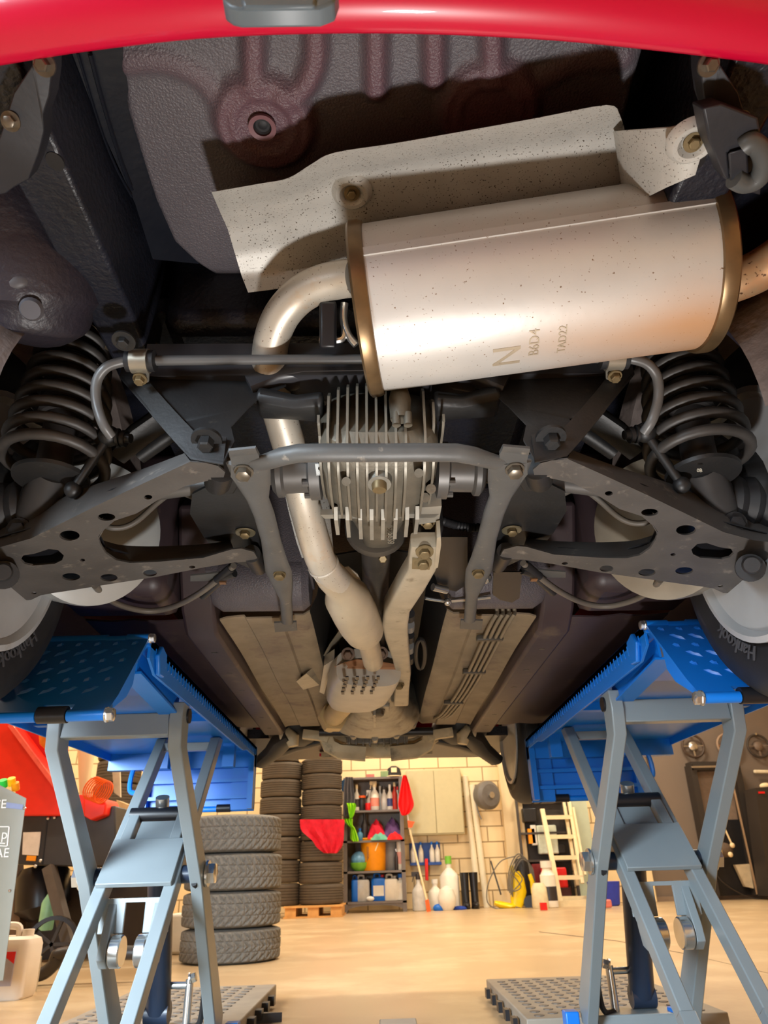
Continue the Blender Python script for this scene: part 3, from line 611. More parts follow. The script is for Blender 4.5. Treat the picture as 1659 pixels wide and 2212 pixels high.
for i in range(4):
    for k in range(6):
        u = -.04+.026*i; y = 1462+k*8; p = C(781-(y-1470)*.38, y, Z=.4455); a = V((p.x+u, p.y, p.z+.0008))
        if k < 5: b.hexa([a+V((dx, dy, dz)) for dz in (-.0015, .002) for dx, dy in ((-.004, 0), (.004, 0), (.004, .03), (-.004, .03))])
P('vent_slots', b, PLAST, cat)
b = MB().prism([C(x, y, Z=.53) for x, y in ((722, 1424), (700, 1438), (690, 1495), (700, 1500), (714, 1448), (724, 1440))], (0, .005, .03))
P('converter_flange', b, cat.data.materials[0], cat)
b = MB().sweep([C(x, y, Z=z) for x, y, z in ((758, 1504, .51), (745, 1518, .505), (728, 1537, .50), (717, 1553, .495), (712, 1564, .49))], [.038, .036, .036, .036, .030], seg=22); b.sweep([C(722, 1545, Z=.50), C(717, 1552, Z=.498)], [.052, .052], seg=6)
P('front_pipe', b, mat('sandy front pipe', (196, 172, 126), .5, .3, var=.12, scale=12))
# tunnel heat shield, left
P('tunnel_shield', MB().grid([[C(x, y, Z=z) for x, y, z in r] for r in (((735, 1360, .56), (712, 1392, .56), (690, 1432, .55), (662, 1455, .52), (640, 1472, .515)), ((740, 1375, .60), (722, 1400, .60), (705, 1445, .58), (690, 1480, .53), (655, 1490, .515)))], (0, 0, .002)), PPF)
# -- gearbox
b = MB(); g = [(1.98, .055, .05, .60), (2.05, .06, .055, .59), (2.25, .075, .07, .575), (2.45, .09, .08, .56), (2.6, .125, .095, .56), (2.66, .165, .115, .57), (2.74, .175, .12, .58), (2.75, .175, .12, .58)]
b.sweep([fr(-.012, y, z) for y, w, h, z in g], [q[1] for q in g], [q[2] for q in g], seg=28, pw=2.6, up=(0, 0, 1))
for k in range(7):
    q = PI*(1.05+.15*k); b.cyl(fr(-.012+.178*math.cos(q), 2.72, .58+.12*math.sin(q)), fr(-.012+.178*math.cos(q), 2.77, .58+.12*math.sin(q)), .013, seg=10)
gb = P('gearbox', b, ALU)
P('gearbox_rib', MB().box(fr(-.012, 2.5, .478), (.008, .3, .02)), ALU, gb)
P('gearbox_pad', MB().box(fr(.0, 2.38, .50), (.075, .10, .02)), ALU, gb, bevel=.004)
P('gearbox_bolt', MB().bolt(fr(.0, 2.38, .488), (0, -.3, -1), .018, .02, 1.3), BOLT, gb)
# -- floor
Y1, Y2 = 1.56, 2.86
def strip(name, prof, m, ys=(Y1, Y2), parent=None, jit=.003, **k):
    for s in (1, -1):
        rows = []
        for j in range(15):
            y = ys[0]+(ys[1]-ys[0])*j/14
            rows.append([mir(V((x, y, z+jit*math.sin(9*y+7*x))), s) for x, z in prof])
        P(name, MB().grid(rows, (0, 0, .004)), m, **k)
strip('floor_pan', [(-.355, .53), (-.34, .535), (-.30, .538), (-.295, .532), (-.22, .532), (-.215, .538), (-.165, .536), (-.15, .545)], PAN)
strip('tunnel_side', [(-.15, .545), (-.135, .58), (-.12, .68), (0, .70)], BLACKS)
strip('outer_floor', [(-.66, .53), (-.60, .527), (-.55, .532), (-.50, .527), (-.43, .53)], PLUM)
strip('sill', [(-.80, .60), (-.74, .52), (-.71, .475), (-.70, .475), (-.69, .50), (-.66, .53)], PLUM, ys=(1.36, 2.92))
for s in (1, -1):
    o = [(1.40, .74), (1.46, .62), (1.52, .535), (1.58, .498), (2.86, .498), (2.95, .53), (2.95, .60), (2.8, .56), (1.6, .56), (1.5, .66), (1.44, .78)]
    b = MB().prism([mir(V((-.435, y, z)), s) for y, z in o], (.075*s, 0, 0))
    rl = P('floor_rail', b, PLUM, bevel=.008)
    b = MB()
    for k in range(6): c_ = mir(V((-.397, 1.72+k*.2, .4975)), s); b.sweep([c_, c_+V((0, 0, .003))], .008, .005, seg=12)
    P('rail_holes', b, PLAST, rl)
    b = MB().sweep([mir(V((x, 1.505, .60)), s) for x in (-.36, -.34, -.16, -.145)], [.055, .068, .068, .055], seg=24); b.hexa([mir(V((x, y, z)), s) for z in (.60, .85) for x, y in ((-.37, 1.44), (-.14, 1.44), (-.14, 1.56), (-.37, 1.56))])
    P('rear_bulkhead', b, UNDER)
    b = MB(); b.hexa([mir(V((x, y, z)), s) for z in (.53, .88) for x, y in ((-.80, 1.40), (-.44, 1.38), (-.44, 1.56), (-.80, 1.56))]); P('arch_bulkhead', b, PLUM, bevel=.03)
    # parking brake cable
    cab = [(205, 1265, .475), (232, 1293, .49), (275, 1312, .50), (325, 1320, .505), (375, 1310, .51), (425, 1285, .51), (470, 1252, .515), (505, 1222, .52)]
    cb_ = P('brake_cable', MB().tube([mir(C(x, y, Z=z), s) for x, y, z in cab], .0062, 12), mat('grey brown cable sleeve', (100, 94, 86), .5, var=.1))
    P('cable_ferrule', MB().cyl(mir(C(470, 1252, Z=.515), s), mir(C(500, 1226, Z=.52), s), .0085), RUB, cb_)
    cz = mat('brass fitting', (150, 110, 76), .35, .7); P('cable_clip', MB().box(mir(C(482, 1250, Z=.515), s), (.012, .012, .02)), cz, cb_)
    # pale dust shield disc ahead of the arm
    cd = mir(C(212, 1152, d=1.31), s); n = (V((0, 0, 0))-mir(cd, s)).normalized(); n = V((n.x+.62, n.y+.1, n.z)).normalized(); n = V((n.x*s, n.y, n.z))
    P('brake_dust_shield', MB().lathe([(.0, 0), (.118, 0), (.134, -.006), (.136, -.02), (.136, -.07), (.06, -.07)], cd, n, 48), DISC if s > 0 else mat('pale tan dust shield', (150, 142, 128), .5, .2), label='pale round dust shield')
    # hose by the arm
    P('brake_hose', MB().tube([mir(C(x, y, d=d), s) for x, y, d in ((420, 1075, 1.25), (380, 1062, 1.25), (345, 1082, 1.24), (300, 1122, 1.22), (270, 1138, 1.21), (240, 1140, 1.2), (222, 1130, 1.2))], .0052, 10), mat('grey brown cable sleeve', (100, 94, 86)))
    # hub carrier
    b = MB().ball(mir(V((-.60, 1.02, .55)), s), (.04, .07, .08), 16, 10); b.sweep([mir(V((-.59, 1.01, .52)), s), mir(V((-.57, 1.0, .62)), s), mir(V((-.50, 1.0, .70)), s)], [.025, .02, .014], seg=12)
    P('hub_carrier', b, BLACKS)
    b = MB().sweep([mir(C(x, y, d=1.22), s) for x, y in ((250, 985), (300, 940), (350, 905), (400, 880))], [.02, .024, .024, .02], [.012]*4, seg=12, pw=3)
    b.sweep([mir(C(x, y, d=1.3), s) for x, y in ((300, 985), (350, 950), (420, 905))], .016, seg=10)
    P('upper_control_arm', b, BLACKS)
# right side: fuel pipes, clips, small shields
for k in range(4):
    x = .262+.0135*k
    b = MB().tube([fr(x-.01, 1.56, .60), fr(x+.012, 1.56, .545), fr(x, 1.62, .522), fr(x-.005, 2.2, .522), fr(x-.03, 2.6, .522), fr(x-.05, 2.74, .53)], .0048, 10)
    P('fuel_line', b, mat('dusty line', (132, 122, 104), .5, .2, var=.12))
for y in (1.70, 2.02, 2.42): P('line_clip', MB().box(fr(.275-(.02 if y > 2.3 else 0), y, .521), (.066, .018, .014)), mat('grey clip', (70, 66, 60), .5), bevel=.003)
P('splash_flap', MB().prism([C(x, y, Z=.51) for x, y in ((1066, 1236), (1128, 1236), (1122, 1292), (1106, 1302), (1080, 1296), (1064, 1284))], (0, .004, .004)), PLAST)
P('splash_flap', MB().prism([C(x, y, Z=.55) for x, y in ((936, 1160), (1010, 1160), (1010, 1262), (985, 1278), (950, 1270), (938, 1240))], (0, .004, .004)), PLAST)
b = MB().tube([C(x, y, Z=.535) for x, y in ((918, 1292), (960, 1298), (1000, 1296), (1060, 1290))], .004, 8); b.ball(C(967, 1300, Z=.53), .009, 10, 6)
P('bright_pipe', b, CHROME); P('pipe_clip', MB().ball(C(1050, 1248, Z=.53), .012, 10, 6), CHROME); P('pipe_union', MB().cyl(C(935, 1268, Z=.54), C(965, 1275, Z=.54), .008), CHROME)
b = MB(); pts = smoothpath([C(x, y, Z=.58) for x, y in ((948, 1122), (985, 1134), (1020, 1140), (1060, 1138))], 10)
b.sweep(pts, [.0075+.0015*(i % 2) for i in range(len(pts))], seg=10); P('corrugated_conduit', b, RUB)
for k in range(5):
    P('cable_clamp', MB().cyl(C(885, 1325+k*23, Z=.535), C(885, 1336+k*23, Z=.535), .012, seg=12), GRY if k % 2 else RUB)
P('cable_loop', MB().sweep(ell3 := [C(908+10*math.cos(q), 1412+32*math.sin(q), Z=.53) for q in [2*PI*k/20 for k in range(20)]], .006, seg=8, closed=True), RUB)
for s in (1, -1):
    P('floor_stay', MB().tube([mir(C(x, y, Z=z), -s) for x, y, z in ((1128, 1232, .515), (1150, 1240, .515), (1175, 1262, .52), (1195, 1280, .52))], .008, 10), BLACKS)
    P('stay_plate', MB().prism([mir(C(x, y, Z=.52), -s) for x, y in ((1124, 1228), (1222, 1236), (1222, 1248), (1180, 1248), (1130, 1240))], (0, 0, .003)), DKGREY)
# -- front end
b = MB().sweep([C(x, y, Y=2.82) for x, y in ((690, 1582), (830, 1582), (935, 1580))], .018, .016, seg=12); P('front_crossbar', b, PLAST)
FD = mat('dusty tan front subframe', (206, 190, 156), .55, var=.2, scale=16, stain=((60, 56, 52), .55, .75, 9))
b = MB(); b.sweep([C(x, y, Y=3.02) for x, y in ((700, 1592), (720, 1600), (760, 1616), (815, 1622), (870, 1618), (915, 1604), (938, 1588))], .022, .03, seg=12, pw=4, up=(0, 0, 1))
for s in (1, -1):
    b.sweep([mir(C(x, y, Y=2.95), s) for x, y in ((705, 1592), (712, 1612), (735, 1624), (790, 1628))], .012, .03, seg=8, pw=4, up=(0, 0, 1))
    b.sweep([mir(C(x, y, Y=2.95), s) for x, y in ((655, 1586), (690, 1590), (710, 1596))], .02, .02, seg=8, pw=4, up=(0, 0, 1))
P('front_subframe', b, FD)
b = MB().bb((-.12, 2.98, .48), (.13, 3.18, .58))
for k in range(9): b.bb((-.112+.028*k, 2.965, .47), (-.104+.028*k, 3.18, .56))
P('engine_sump', b, ALU, bevel=.003)
P('front_lower_panel', MB().hexa([C(x, y, Y=Y) for Y in (3.55, 3.62) for x, y in ((694, 1636), (934, 1628), (934, 1618), (694, 1624))]), FD)
P('front_lower_panel', MB().hexa([C(x, y, Y=Y) for Y in (3.66, 3.72) for x, y in ((690, 1634), (860, 1629), (860, 1623), (690, 1627))]), RED)
for s in (1, -1):
    b = MB(); b.sweep([mir(C(x, y, Y=Y), s) for x, y, Y in ((628, 1586, 2.95), (608, 1602, 3.0), (590, 1625, 3.05), (560, 1650, 3.1))], [.03, .045, .04, .035], [.03, .03, .025, .02], seg=12, pw=3, up=(0, 0, 1))
    b.sweep([mir(C(x, y, Y=Y), s) for x, y, Y in ((690, 1600, 3.1), (640, 1612, 3.1), (590, 1630, 3.15))], .03, .02, seg=10, pw=3, up=(0, 0, 1))
    fa = P('front_control_arm', b, BLACKS)
    b = MB().sweep([mir(C(x, y, Y=2.96), s) for x, y in ((604, 1592), (622, 1586), (632, 1596), (634, 1612))], [.02, .03, .03, .02], seg=10); P('arm_mount', b, FD, fa)
    b = MB().ball(mir(V((-.34, 3.1, .56)), s), (.12, .16, .08), 14, 8); P('front_bracket', b, BLACKS)
    P('front_arch_panel', MB().hexa([mir(V((x, y, z)), s) for z in (.56, .90) for x, y in ((-.80, 2.86), (-.40, 2.86), (-.40, 2.92), (-.80, 2.92))]), BLACKU)
P('front_undertray', MB().hexa([V((x, y, z)) for z in (.56, .60) for x, y in ((-.78, 3.3), (.80, 3.3), (.6, 3.95), (-.58, 3.95))]), BLACKU)
P('front_bumper', MB().sweep(smoothpath([V(p) for p in ((-.77, 3.62, .73), (-.6, 3.85, .73), (-.3, 3.96, .73), (.01, 3.98, .73), (.32, 3.96, .73), (.62, 3.85, .73), (.79, 3.62, .73))], 4), .03, .09, seg=14, pw=3, up=(0, 0, 1)), RED)
# -- wheels
def tyre_prof(R, w, rim): return [(rim, -w*.44), (rim+.02, -w*.49), (R-.055, -w*.53), (R-.02, -w*.48), (R-.006, -w*.40), (R, -w*.30), (R, -w*.17), (R-.007, -w*.165), (R-.007, -w*.135), (R, -w*.13), (R, -w*.02), (R-.007, -w*.015), (R-.007, w*.015), (R, w*.02), (R, w*.30), (R-.006, w*.40), (R-.02, w*.48), (R-.055, w*.53), (rim+.02, w*.49), (rim, w*.44)]
def wheel(s, y, z, xin, txt, R=.29):
    c_ = mir(V((xin-.105, y, z)), s); a = (-s, 0, 0)
    t = P('wheel_tyre', MB().lathe(tyre_prof(R, .205, .196), c_, a, 72), RUB)
    P('wheel_rim', MB().lathe([(.200, -.102), (.208, -.106), (.208, -.112), (.198, -.114), (.190, -.104), (.186, -.09), (.174, -.075), (.168, -.02), (.166, .05), (.12, .07), (.06, .06), (.03, .05), (.0, .05)], c_, a, 64), SILVER, t)
    b = MB()
    for k in range(5):
        q = 2*PI*k/5+.3; d = V((0, math.cos(q), math.sin(q))); b.sweep([c_+V((-s*.06, 0, 0))+d*.04, c_+V((-s*.055, 0, 0))+d*.17], [.03, .022], [.012, .01], seg=8, pw=3, up=(1, 0, 0))
    P('wheel_spokes', b, SILVER, t)
    if txt:
        fx = c_.x+s*.105; hit = C(*txt, X=fx); rt = V((0, s, 0)); dy, dz = (hit-c_).dot(rt), hit.z-c_.z; ph0 = math.atan2(dy, dz); rr = math.hypot(dy, dz)
        def fn(q):
            ph = ph0+q.x/rr; rad = rr+q.y-.012; bulge = .0075*(1-((rad-.235)/.04)**2)
            return c_+V((s*(.1+max(0, bulge)+.001+q.z), 0, 0))+(rt*math.sin(ph)+V((0, 0, 1))*math.cos(ph))*rad
        P('tyre_lettering', MB().text('Hankook', .034, .001, fn), RUBL, t)
    P('brake_disc', MB().lathe([(0, -.01), (.125, -.01), (.128, 0), (.125, .012), (0, .012)], c_+V((s*.03, 0, 0)), a, 40), BLACKS, t)
wheel(1, 1.03, .52, -.595, (38, 1408), .302); wheel(-1, 1.03, .52, -.595, (1592, 1394), .302)
wheel(1, 3.265, .56, -.575, None); wheel(-1, 3.265, .56, -.575, None)
# ------------------------------------------------------------------ THE TWO LIFTS
LX = .045
def lift(s, label):
    def q(o, y, z): return V((LX-s*o, y, z))
    root = empty('scissor_lift', q(.7, 2.13, 0), label, 'lift'); off = root.location.copy()
    def A(name, mb, m, par=None, lab=None, **k):
        o = mb.build(name, m, par or root, off=off, **k)
        if lab: o['label'] = lab
        return o
    def bx(mb, o0, o1, y0, y1, z0, z1): return mb.hexa([q(o, y, z) for z in (z0, z1) for o, y in ((o0, y0), (o1, y0), (o1, y1), (o0, y1))])
    def side(mb, o, w, poly): return mb.prism([q(o, y, z) for y, z in poly], (-s*w, 0, 0))
    # platform
    b = MB(); bx(b, .515, 1.06, 1.43, 2.83, .908, .926)
    side(b, .515, .006, [(1.44, .926), (2.83, .926), (2.83, .885), (2.62, .885), (2.55, .872), (1.55, .862), (1.49, .862), (1.44, .885)])
    side(b, 1.054, .006, [(1.44, .926), (2.83, .926), (2.83, .885), (1.44, .862)])
    bx(b, .515, 1.06, 2.79, 2.83, .85, .926); bx(b, .54, 1.04, 2.1, 2.13, .885, .908)
    plat = A('platform', b, LIFTB, bevel=.002)
    b = MB()
    for k in range(52):
        y = 1.47+k*.026; b.hexa([q(.5145, y+dy, z) for dy, z in ((0, .892), (.004, .892), (.008, .915), (.004, .915))]+[q(.5128, y+dy, z) for dy, z in ((.001, .894), (.0035, .894), (.0072, .913), (.0045, .913))])
    A('tread_plate_skirt', b, LIFTB, plat)
    b = MB(); side(b, .545, .005, [(1.46, .905), (1.80, .905), (1.80, .838), (1.46, .862)]); b.hexa([q(o, y, z) for z in (0, .005) for o, y, z in ((.535, 1.46, .858+z), (.580, 1.46, .858+z), (.580, 1.80, .834+z), (.535, 1.80, .834+z))])
    A('roller_channel', b, LIFTB, plat); A('roller_channel', side(MB(), 1.03, .005, [(1.46, .905), (1.80, .905), (1.80, .838), (1.46, .862)]), LIFTB, plat)
    A('end_stop', MB().cyl(q(.515, 1.805, .84), q(.555, 1.805, .84), .018), PLAST, plat)
    b = MB(); side(b, .505, .01, [(1.47, .90), (1.49, .925), (1.53, .915), (1.525, .865), (1.49, .862)]); A('lifting_eye', b, LIFTB, plat, bevel=.003)
    # drive-on flap hanging from the rear edge
    h0, h1 = (1.425, .922), (1.20, .722); u = V((0, h1[0]-h0[0], h1[1]-h0[1])); L = u.length; u.normalize(); n = V((0, u.z, -u.y))
    if n.z < 0: n = -n
    def f(o, l, h=0): return q(o, h0[0], h0[1])+u*l+n*h
    notch = [(.515, 0), (.53, .0), (.53, .0)] 
    poly = [(.515, .0), (.56, .0), (.56, .012), (.60, .012), (.60, .0), (1.06, .0), (1.06, L), (1.02, L), (1.02, L-.035), (.93, L-.035), (.93, L), (.612, L), (.612, L-.032), (.560, L-.032), (.560, L), (.497, L), (.497, L*.8)]
    b = MB().prism([f(o, l, .003) for o, l in poly], -n*.006)
    b.prism([f(.515, l, h) for l, h in ((0, 0), (.09, -.012), (.12, -.040), (.16, -.045), (L-.01, -.016), (L, 0))], (-s*.006, 0, 0))
    b.prism([f(1.052, l, h) for l, h in ((0, 0), (.09, -.012), (.12, -.040), (.16, -.045), (L-.01, -.016), (L, 0))], (-s*.006, 0, 0))
    b.sweep([f(.497, L), f(.56, L)], .0095, seg=14); b.sweep([f(.612, L), f(.93, L)], .0095, seg=14); b.sweep([f(.515, 0), f(.56, 0)], .010, seg=14); b.sweep([f(.60, 0), f(1.05, 0)], .010, seg=14)
    b.sweep([f(.56, .004), f(.60, .004)], .009, seg=12)
    rows = 0
    for i in range(14):                          # raised tread bars
        for j in range(6):
            o, l = .535+i*.0375+(.018 if j % 2 else 0), .03+j*.038
            if l > L-.03 or o > 1.04: continue
            d = 1 if j % 2 else -1; a = V((-s*.7, 0, 0))+u*(.75*d)
            if not j % 2: a = V((-s*.35*1, 0, 0))+u*.35
            a = a*.0165; c_ = f(o, l, .003); w = a.cross(n).normalized()*.0042
            b.add([c_-a, c_+w, c_+a, c_-w, c_-a*.5+n*.0045, c_+a*.5+n*.0045], [(0, 1, 5, 4), (1, 2, 5), (2, 3, 4, 5), (3, 0, 4)])
    flap = A('drive_on_flap', b, LIFTB, lab='blue tread plate flap')
    A('flap_roller', MB().sweep([f(.562, L-.004), f(.610, L-.004)], .014, seg=18), PLAST, flap); A('flap_roller', MB().sweep([f(.933, L-.004), f(1.017, L-.004)], .014, seg=18), PLAST, flap)
    A('hinge_pin', MB().bolt(f(.497, L), (s, 0, 0), .0115, .014, 1.1), CHROME, flap); A('hinge_pin', MB().bolt(f(.515, .0), (s, 0, 0), .0095, .012, 1.1), CHROME, flap)
    # far flap
    b = MB(); bx(b, .515, .93, 2.83, 2.838, .705, .90); bx(b, .53, .91, 2.80, 2.83, .80, .812); bx(b, .53, .91, 2.795, 2.83, .742, .754); bx(b, .515, .535, 2.78, 2.84, .705, .926); bx(b, .905, .93, 2.80, 2.84, .705, .90); bx(b, .535, .60, 2.815, 2.83, .705, .86)
    b.sweep([q(.515, 2.83, .71), q(.93, 2.83, .71)], .010, seg=12)
    ff = A('far_flap', b, LIFTB)
    for o in (.56, .79): A('leg_lug', bx(MB(), o, o+.04, 2.62, 2.66, .83, .91), LIFTB, plat)
    A('flap_hook', MB().tube([q(.925, 2.80, .86), q(.965, 2.80, .855), q(.97, 2.80, .78), q(.93, 2.80, .77)], .009, 8), LIFTB, ff)
    A('flap_roller', MB().sweep([q(.60, 2.825, .712), q(.65, 2.825, .712)], .014, seg=14), PLAST, ff)
    A('flap_roller', MB().sweep([q(.80, 2.825, .712), q(.84, 2.825, .712)], .014, seg=14), CHROME, ff)
    # outer scissor legs, top near the rear, feet forward
    def leg(mb, o, w): return side(mb, o, w, [(1.755, .865), (1.815, .865), (1.825, .77), (2.17, .49), (2.51, .13), (2.50, .08), (2.44, .08), (2.10, .47), (1.765, .76), (1.752, .82)])
    for o in (.520, .812): A('outer_leg', leg(MB(), o, .032), LIFTG, bevel=.003)
    b = MB(); bx(b, .552, .812, 1.762, 1.80, .788, .842); A('leg_crossbeam', b, LIFTG, bevel=.003)
    # inner legs, top forward, feet to the rear
    for o in (.582, .762):
        b = MB(); side(b, o, .032, [(2.475, .905), (2.53, .905), (2.17, .50), (1.80, .098), (1.745, .098), (2.10, .49)])
        side(b, o-.002, .036, [(1.70, .055), (1.835, .20), (1.86, .185), (1.745, .055)])
        A('inner_leg', b, LIFTG, bevel=.003)
    b = MB(); bx(b, .612, .764, 2.46, 2.485, .862, .888); A('leg_crossbeam', b, LIFTG, bevel=.002)
    # cover plate and lever between the inner legs
    sl = V((0, .37, .40)).normalized(); nn = V((0, -sl.z, sl.y))
    def r(o, t, h): return q(o, 2.13, .49)+sl*t+nn*h
    b = MB(); b.hexa([r(o, t, h) for h in (.022, .036) for o, t in ((.592, -.055), (.788, -.055), (.788, .095), (.592, .095))])
    b.hexa([r(o, t, h) for h in (.016, .026) for o, t in ((.625, .08), (.735, .08), (.735, .17), (.625, .17))])
    A('cover_plate', b, LIFTG, bevel=.002)
    for o in (.606, .744): lv = A('lever_bracket', MB().hexa([r(p, t, h) for h in (.0, .035) for p, t in ((o, .09), (o+.03, .09), (o+.03, .21), (o, .21))]), LIFTG, bevel=.003)
    A('lever_shaft', MB().cyl(r(.60, .20, .02), r(.775, .20, .02), .021), PLAST, lv)
    b = MB()
    for o in (.618, .738): b.prism([q(o, y, z) for y, z in ((2.115, .44), (2.165, .44), (2.145, .33), (2.13, .295), (2.095, .285), (2.07, .305), (2.075, .34))], (-s*.022, 0, 0))
    b.prism([q(o, 2.11, z) for o, z in ((.60, .44), (.78, .44), (.78, .36), (.715, .36), (.715, .43), (.665, .43), (.665, .36), (.60, .36))], (0, .008, 0))
    A('roller_lever', b, LIFTG, bevel=.002)
    for o in (.642, .706): A('steel_roller', MB().lathe([(.012, 0), (.034, 0), (.037, .003), (.037, .025), (.034, .028), (.012, .028)], q(o, 2.10, .322), (-s, 0, 0), 32), CHROME)
    A('pivot_bar', MB().cyl(q(.515, 2.14, .492), q(.845, 2.14, .492), .022), LIFTC)
    A('pivot_nut', MB().bolt(q(.518, 2.14, .492), (s, 0, 0), .027, .026, 1.2), CHROME); A('pivot_nut', MB().bolt(q(.846, 2.14, .492), (-s, 0, 0), .027, .026, 1.2), CHROME)
    cy = A('hydraulic_cylinder', MB().cyl(q(.725, 2.56, .14), q(.70, 2.32, .60), .037, seg=28).cyl(q(.69, 2.56, .13), q(.76, 2.56, .13), .03), LIFTC)
    A('piston_rod', MB().cyl(q(.70, 2.32, .60), q(.695, 2.27, .70), .02), CHROME, cy)
    b = MB().cyl(q(.70, 2.54, .20), q(.63, 2.53, .20), .01); b.cyl(q(.63, 2.53, .215), q(.63, 2.53, .10), .012); b.bolt(q(.63, 2.53, .215), (s, 0, .3), .014, .02, 1.2)
    A('hose_fitting', b, CHROME, cy)
    A('hydraulic_hose', MB().tube([q(.54, 2.1, .47), q(.53, 2.2, .42), q(.55, 2.36, .27), q(.575, 2.46, .12), q(.63, 2.53, .10)], .008, 8), RUB)
    # base frame on the floor
    b = MB(); bx(b, .50, .86, 1.62, 1.70, 0, .06); bx(b, .50, .56, 1.62, 2.62, 0, .05); bx(b, .80, .86, 1.62, 2.62, 0, .05); bx(b, .50, .86, 2.56, 2.64, 0, .05); bx(b, .56, .80, 2.47, 2.60, 0, .10)
    A('base_frame', b, LIFTG, bevel=.004)
    A('foot_guide', MB().box(q(.49, 2.50, .075), (.04, .05, .07)), LIFTB, bevel=.004); A('foot_guide', MB().box(q(.80, 2.50, .075), (.04, .05, .07)), LIFTB, bevel=.004)
    return root
lift(1, 'blue and grey scissor lift standing beside the stack of grey winter tyres')
lift(-1, 'blue and grey scissor lift standing in front of the ladder and display frame')
# ------------------------------------------------------------------ THE GARAGE
WY = 12.9
def struct(name, mb, m, **k): return tag(mb.build(name, m, **k), kind='structure')
FLOORM = mat('sandy epoxy floor', (186, 160, 124), .34, var=.10, scale=.7, stain=((208, 186, 150), .48, .7, 1.6), spec=.4)
def blockwall():
    m = mat('cream painted block wall', (238, 214, 168), .6, var=.04, scale=3); nt = m.node_tree; N = nt.nodes; L = nt.links; b = N['Principled BSDF']
    src = b.inputs['Base Color'].links[0].from_socket; tc = N.new('ShaderNodeTexCoord'); sp = N.new('ShaderNodeSeparateXYZ'); cb = N.new('ShaderNodeCombineXYZ')
    L.new(tc.outputs['Object'], sp.inputs[0]); L.new(sp.outputs['X'], cb.inputs['X']); L.new(sp.outputs['Z'], cb.inputs['Y'])
    br = N.new('ShaderNodeTexBrick'); br.inputs['Scale'].default_value = 1; br.inputs['Brick Width'].default_value = .50; br.inputs['Row Height'].default_value = .235; br.inputs['Mortar Size'].default_value = .011; br.inputs['Mortar Smooth'].default_value = .2
    L.new(cb.outputs[0], br.inputs['Vector']); mx = N.new('ShaderNodeMixRGB'); mx.inputs['Color2'].default_value = lin((160, 136, 96))
    L.new(br.outputs['Fac'], mx.inputs['Fac']); L.new(src, mx.inputs['Color1']); L.new(mx.outputs['Color'], b.inputs['Base Color']); return m
BLOCK = blockwall()
CREAM = mat('smooth cream plaster', (236, 214, 170), .6, var=.04, scale=2)
DWALL = mat('taupe dark wall paint', (118, 104, 92), .65, var=.05, scale=1.5)
struct('floor', MB().bb((-9, -3, -.2), (11, 14, 0)), FLOORM)
struct('wall_back', MB().bb((-9, WY, 0), (4.25, WY+.25, 4.6)), BLOCK)
struct('wall_far_right', MB().bb((4.25, WY, 0), (11, WY+.25, 4.6)), DWALL)
struct('wall_left', MB().bb((-9.2, -3, 0), (-9, 14, 4.6)), CREAM)
struct('wall_right', MB().bb((11, -3, 0), (11.2, 14, 4.6)), CREAM)
struct('wall_rear', MB().prism([V((x, -1.1, z)) for x, z in ((-9, 0), (-3.6, 0), (-3.6, 2.9), (-.7, 2.9), (-.7, 0), (11, 0), (11, 4.6), (-9, 4.6))], (0, -.2, 0)), CREAM)
struct('ceiling', MB().bb((-9.2, -3.2, 4.6), (11.2, 14, 4.8)), mat('off white ceiling', (225, 220, 208), .7, var=.03))
struct('trim_1', MB().bb((2.02, WY-.12, 0), (2.36, WY, 4.6)), CREAM, bevel=.01)
struct('trim_2', MB().bb((4.05, WY-.14, 0), (4.32, WY, 4.6)), CREAM, bevel=.01)
struct('trim_3', MB().bb((4.3, WY-.05, 0), (11, WY, .07)), mat('taupe skirting', (130, 112, 96), .6))
for a, c in (((950, 2005), (1090, 2022)), ((1165, 2012), (1420, 2052)), ((1420, 2052), (1700, 2118))):
    pass
p = [W(x, y, Z=.001) for x, y in ((1165, 2013), (1330, 2032), (1480, 2060), (1700, 2112))]
struct('trim_4', MB().grid([[q+V((0, -.03, 0)) for q in p], [q+V((0, .03, 0)) for q in p]], (0, 0, .001)), mat('dark floor joint', (92, 72, 54), .6))
# ---- helpers
def rect(x0, y0, x1, y1, Y):
    mx_, my = (x0+x1)/2, (y0+y1)/2
    return W(x0, my, Y=Y).x, W(x1, my, Y=Y).x, W(mx_, y1, Y=Y).z, W(mx_, y0, Y=Y).z   # xa, xb, zlow, zhigh
def T(name, mb, m, label, cat, group=None, base=None, **k):
    vs = mb.v; c_ = base or V((sum(p.x for p in vs)/len(vs), sum(p.y for p in vs)/len(vs), min(p.z for p in vs)))
    o = mb.build(name, m, None, off=c_, **k); o.location = c_; return tag(o, label, cat, group)
def S(name, mb, m, par, label=None, **k):
    o = mb.build(name, m, par, off=par.location.copy(), **k)
    if label: o['label'] = label
    return o
def bottle_prof(r, h, neck=.35, nr=.35): return [(r*.9, 0), (r, .01), (r, h*(1-neck)), (r*.85, h*(1-neck*.8)), (r*nr, h*(1-neck*.35)), (r*nr, h)]
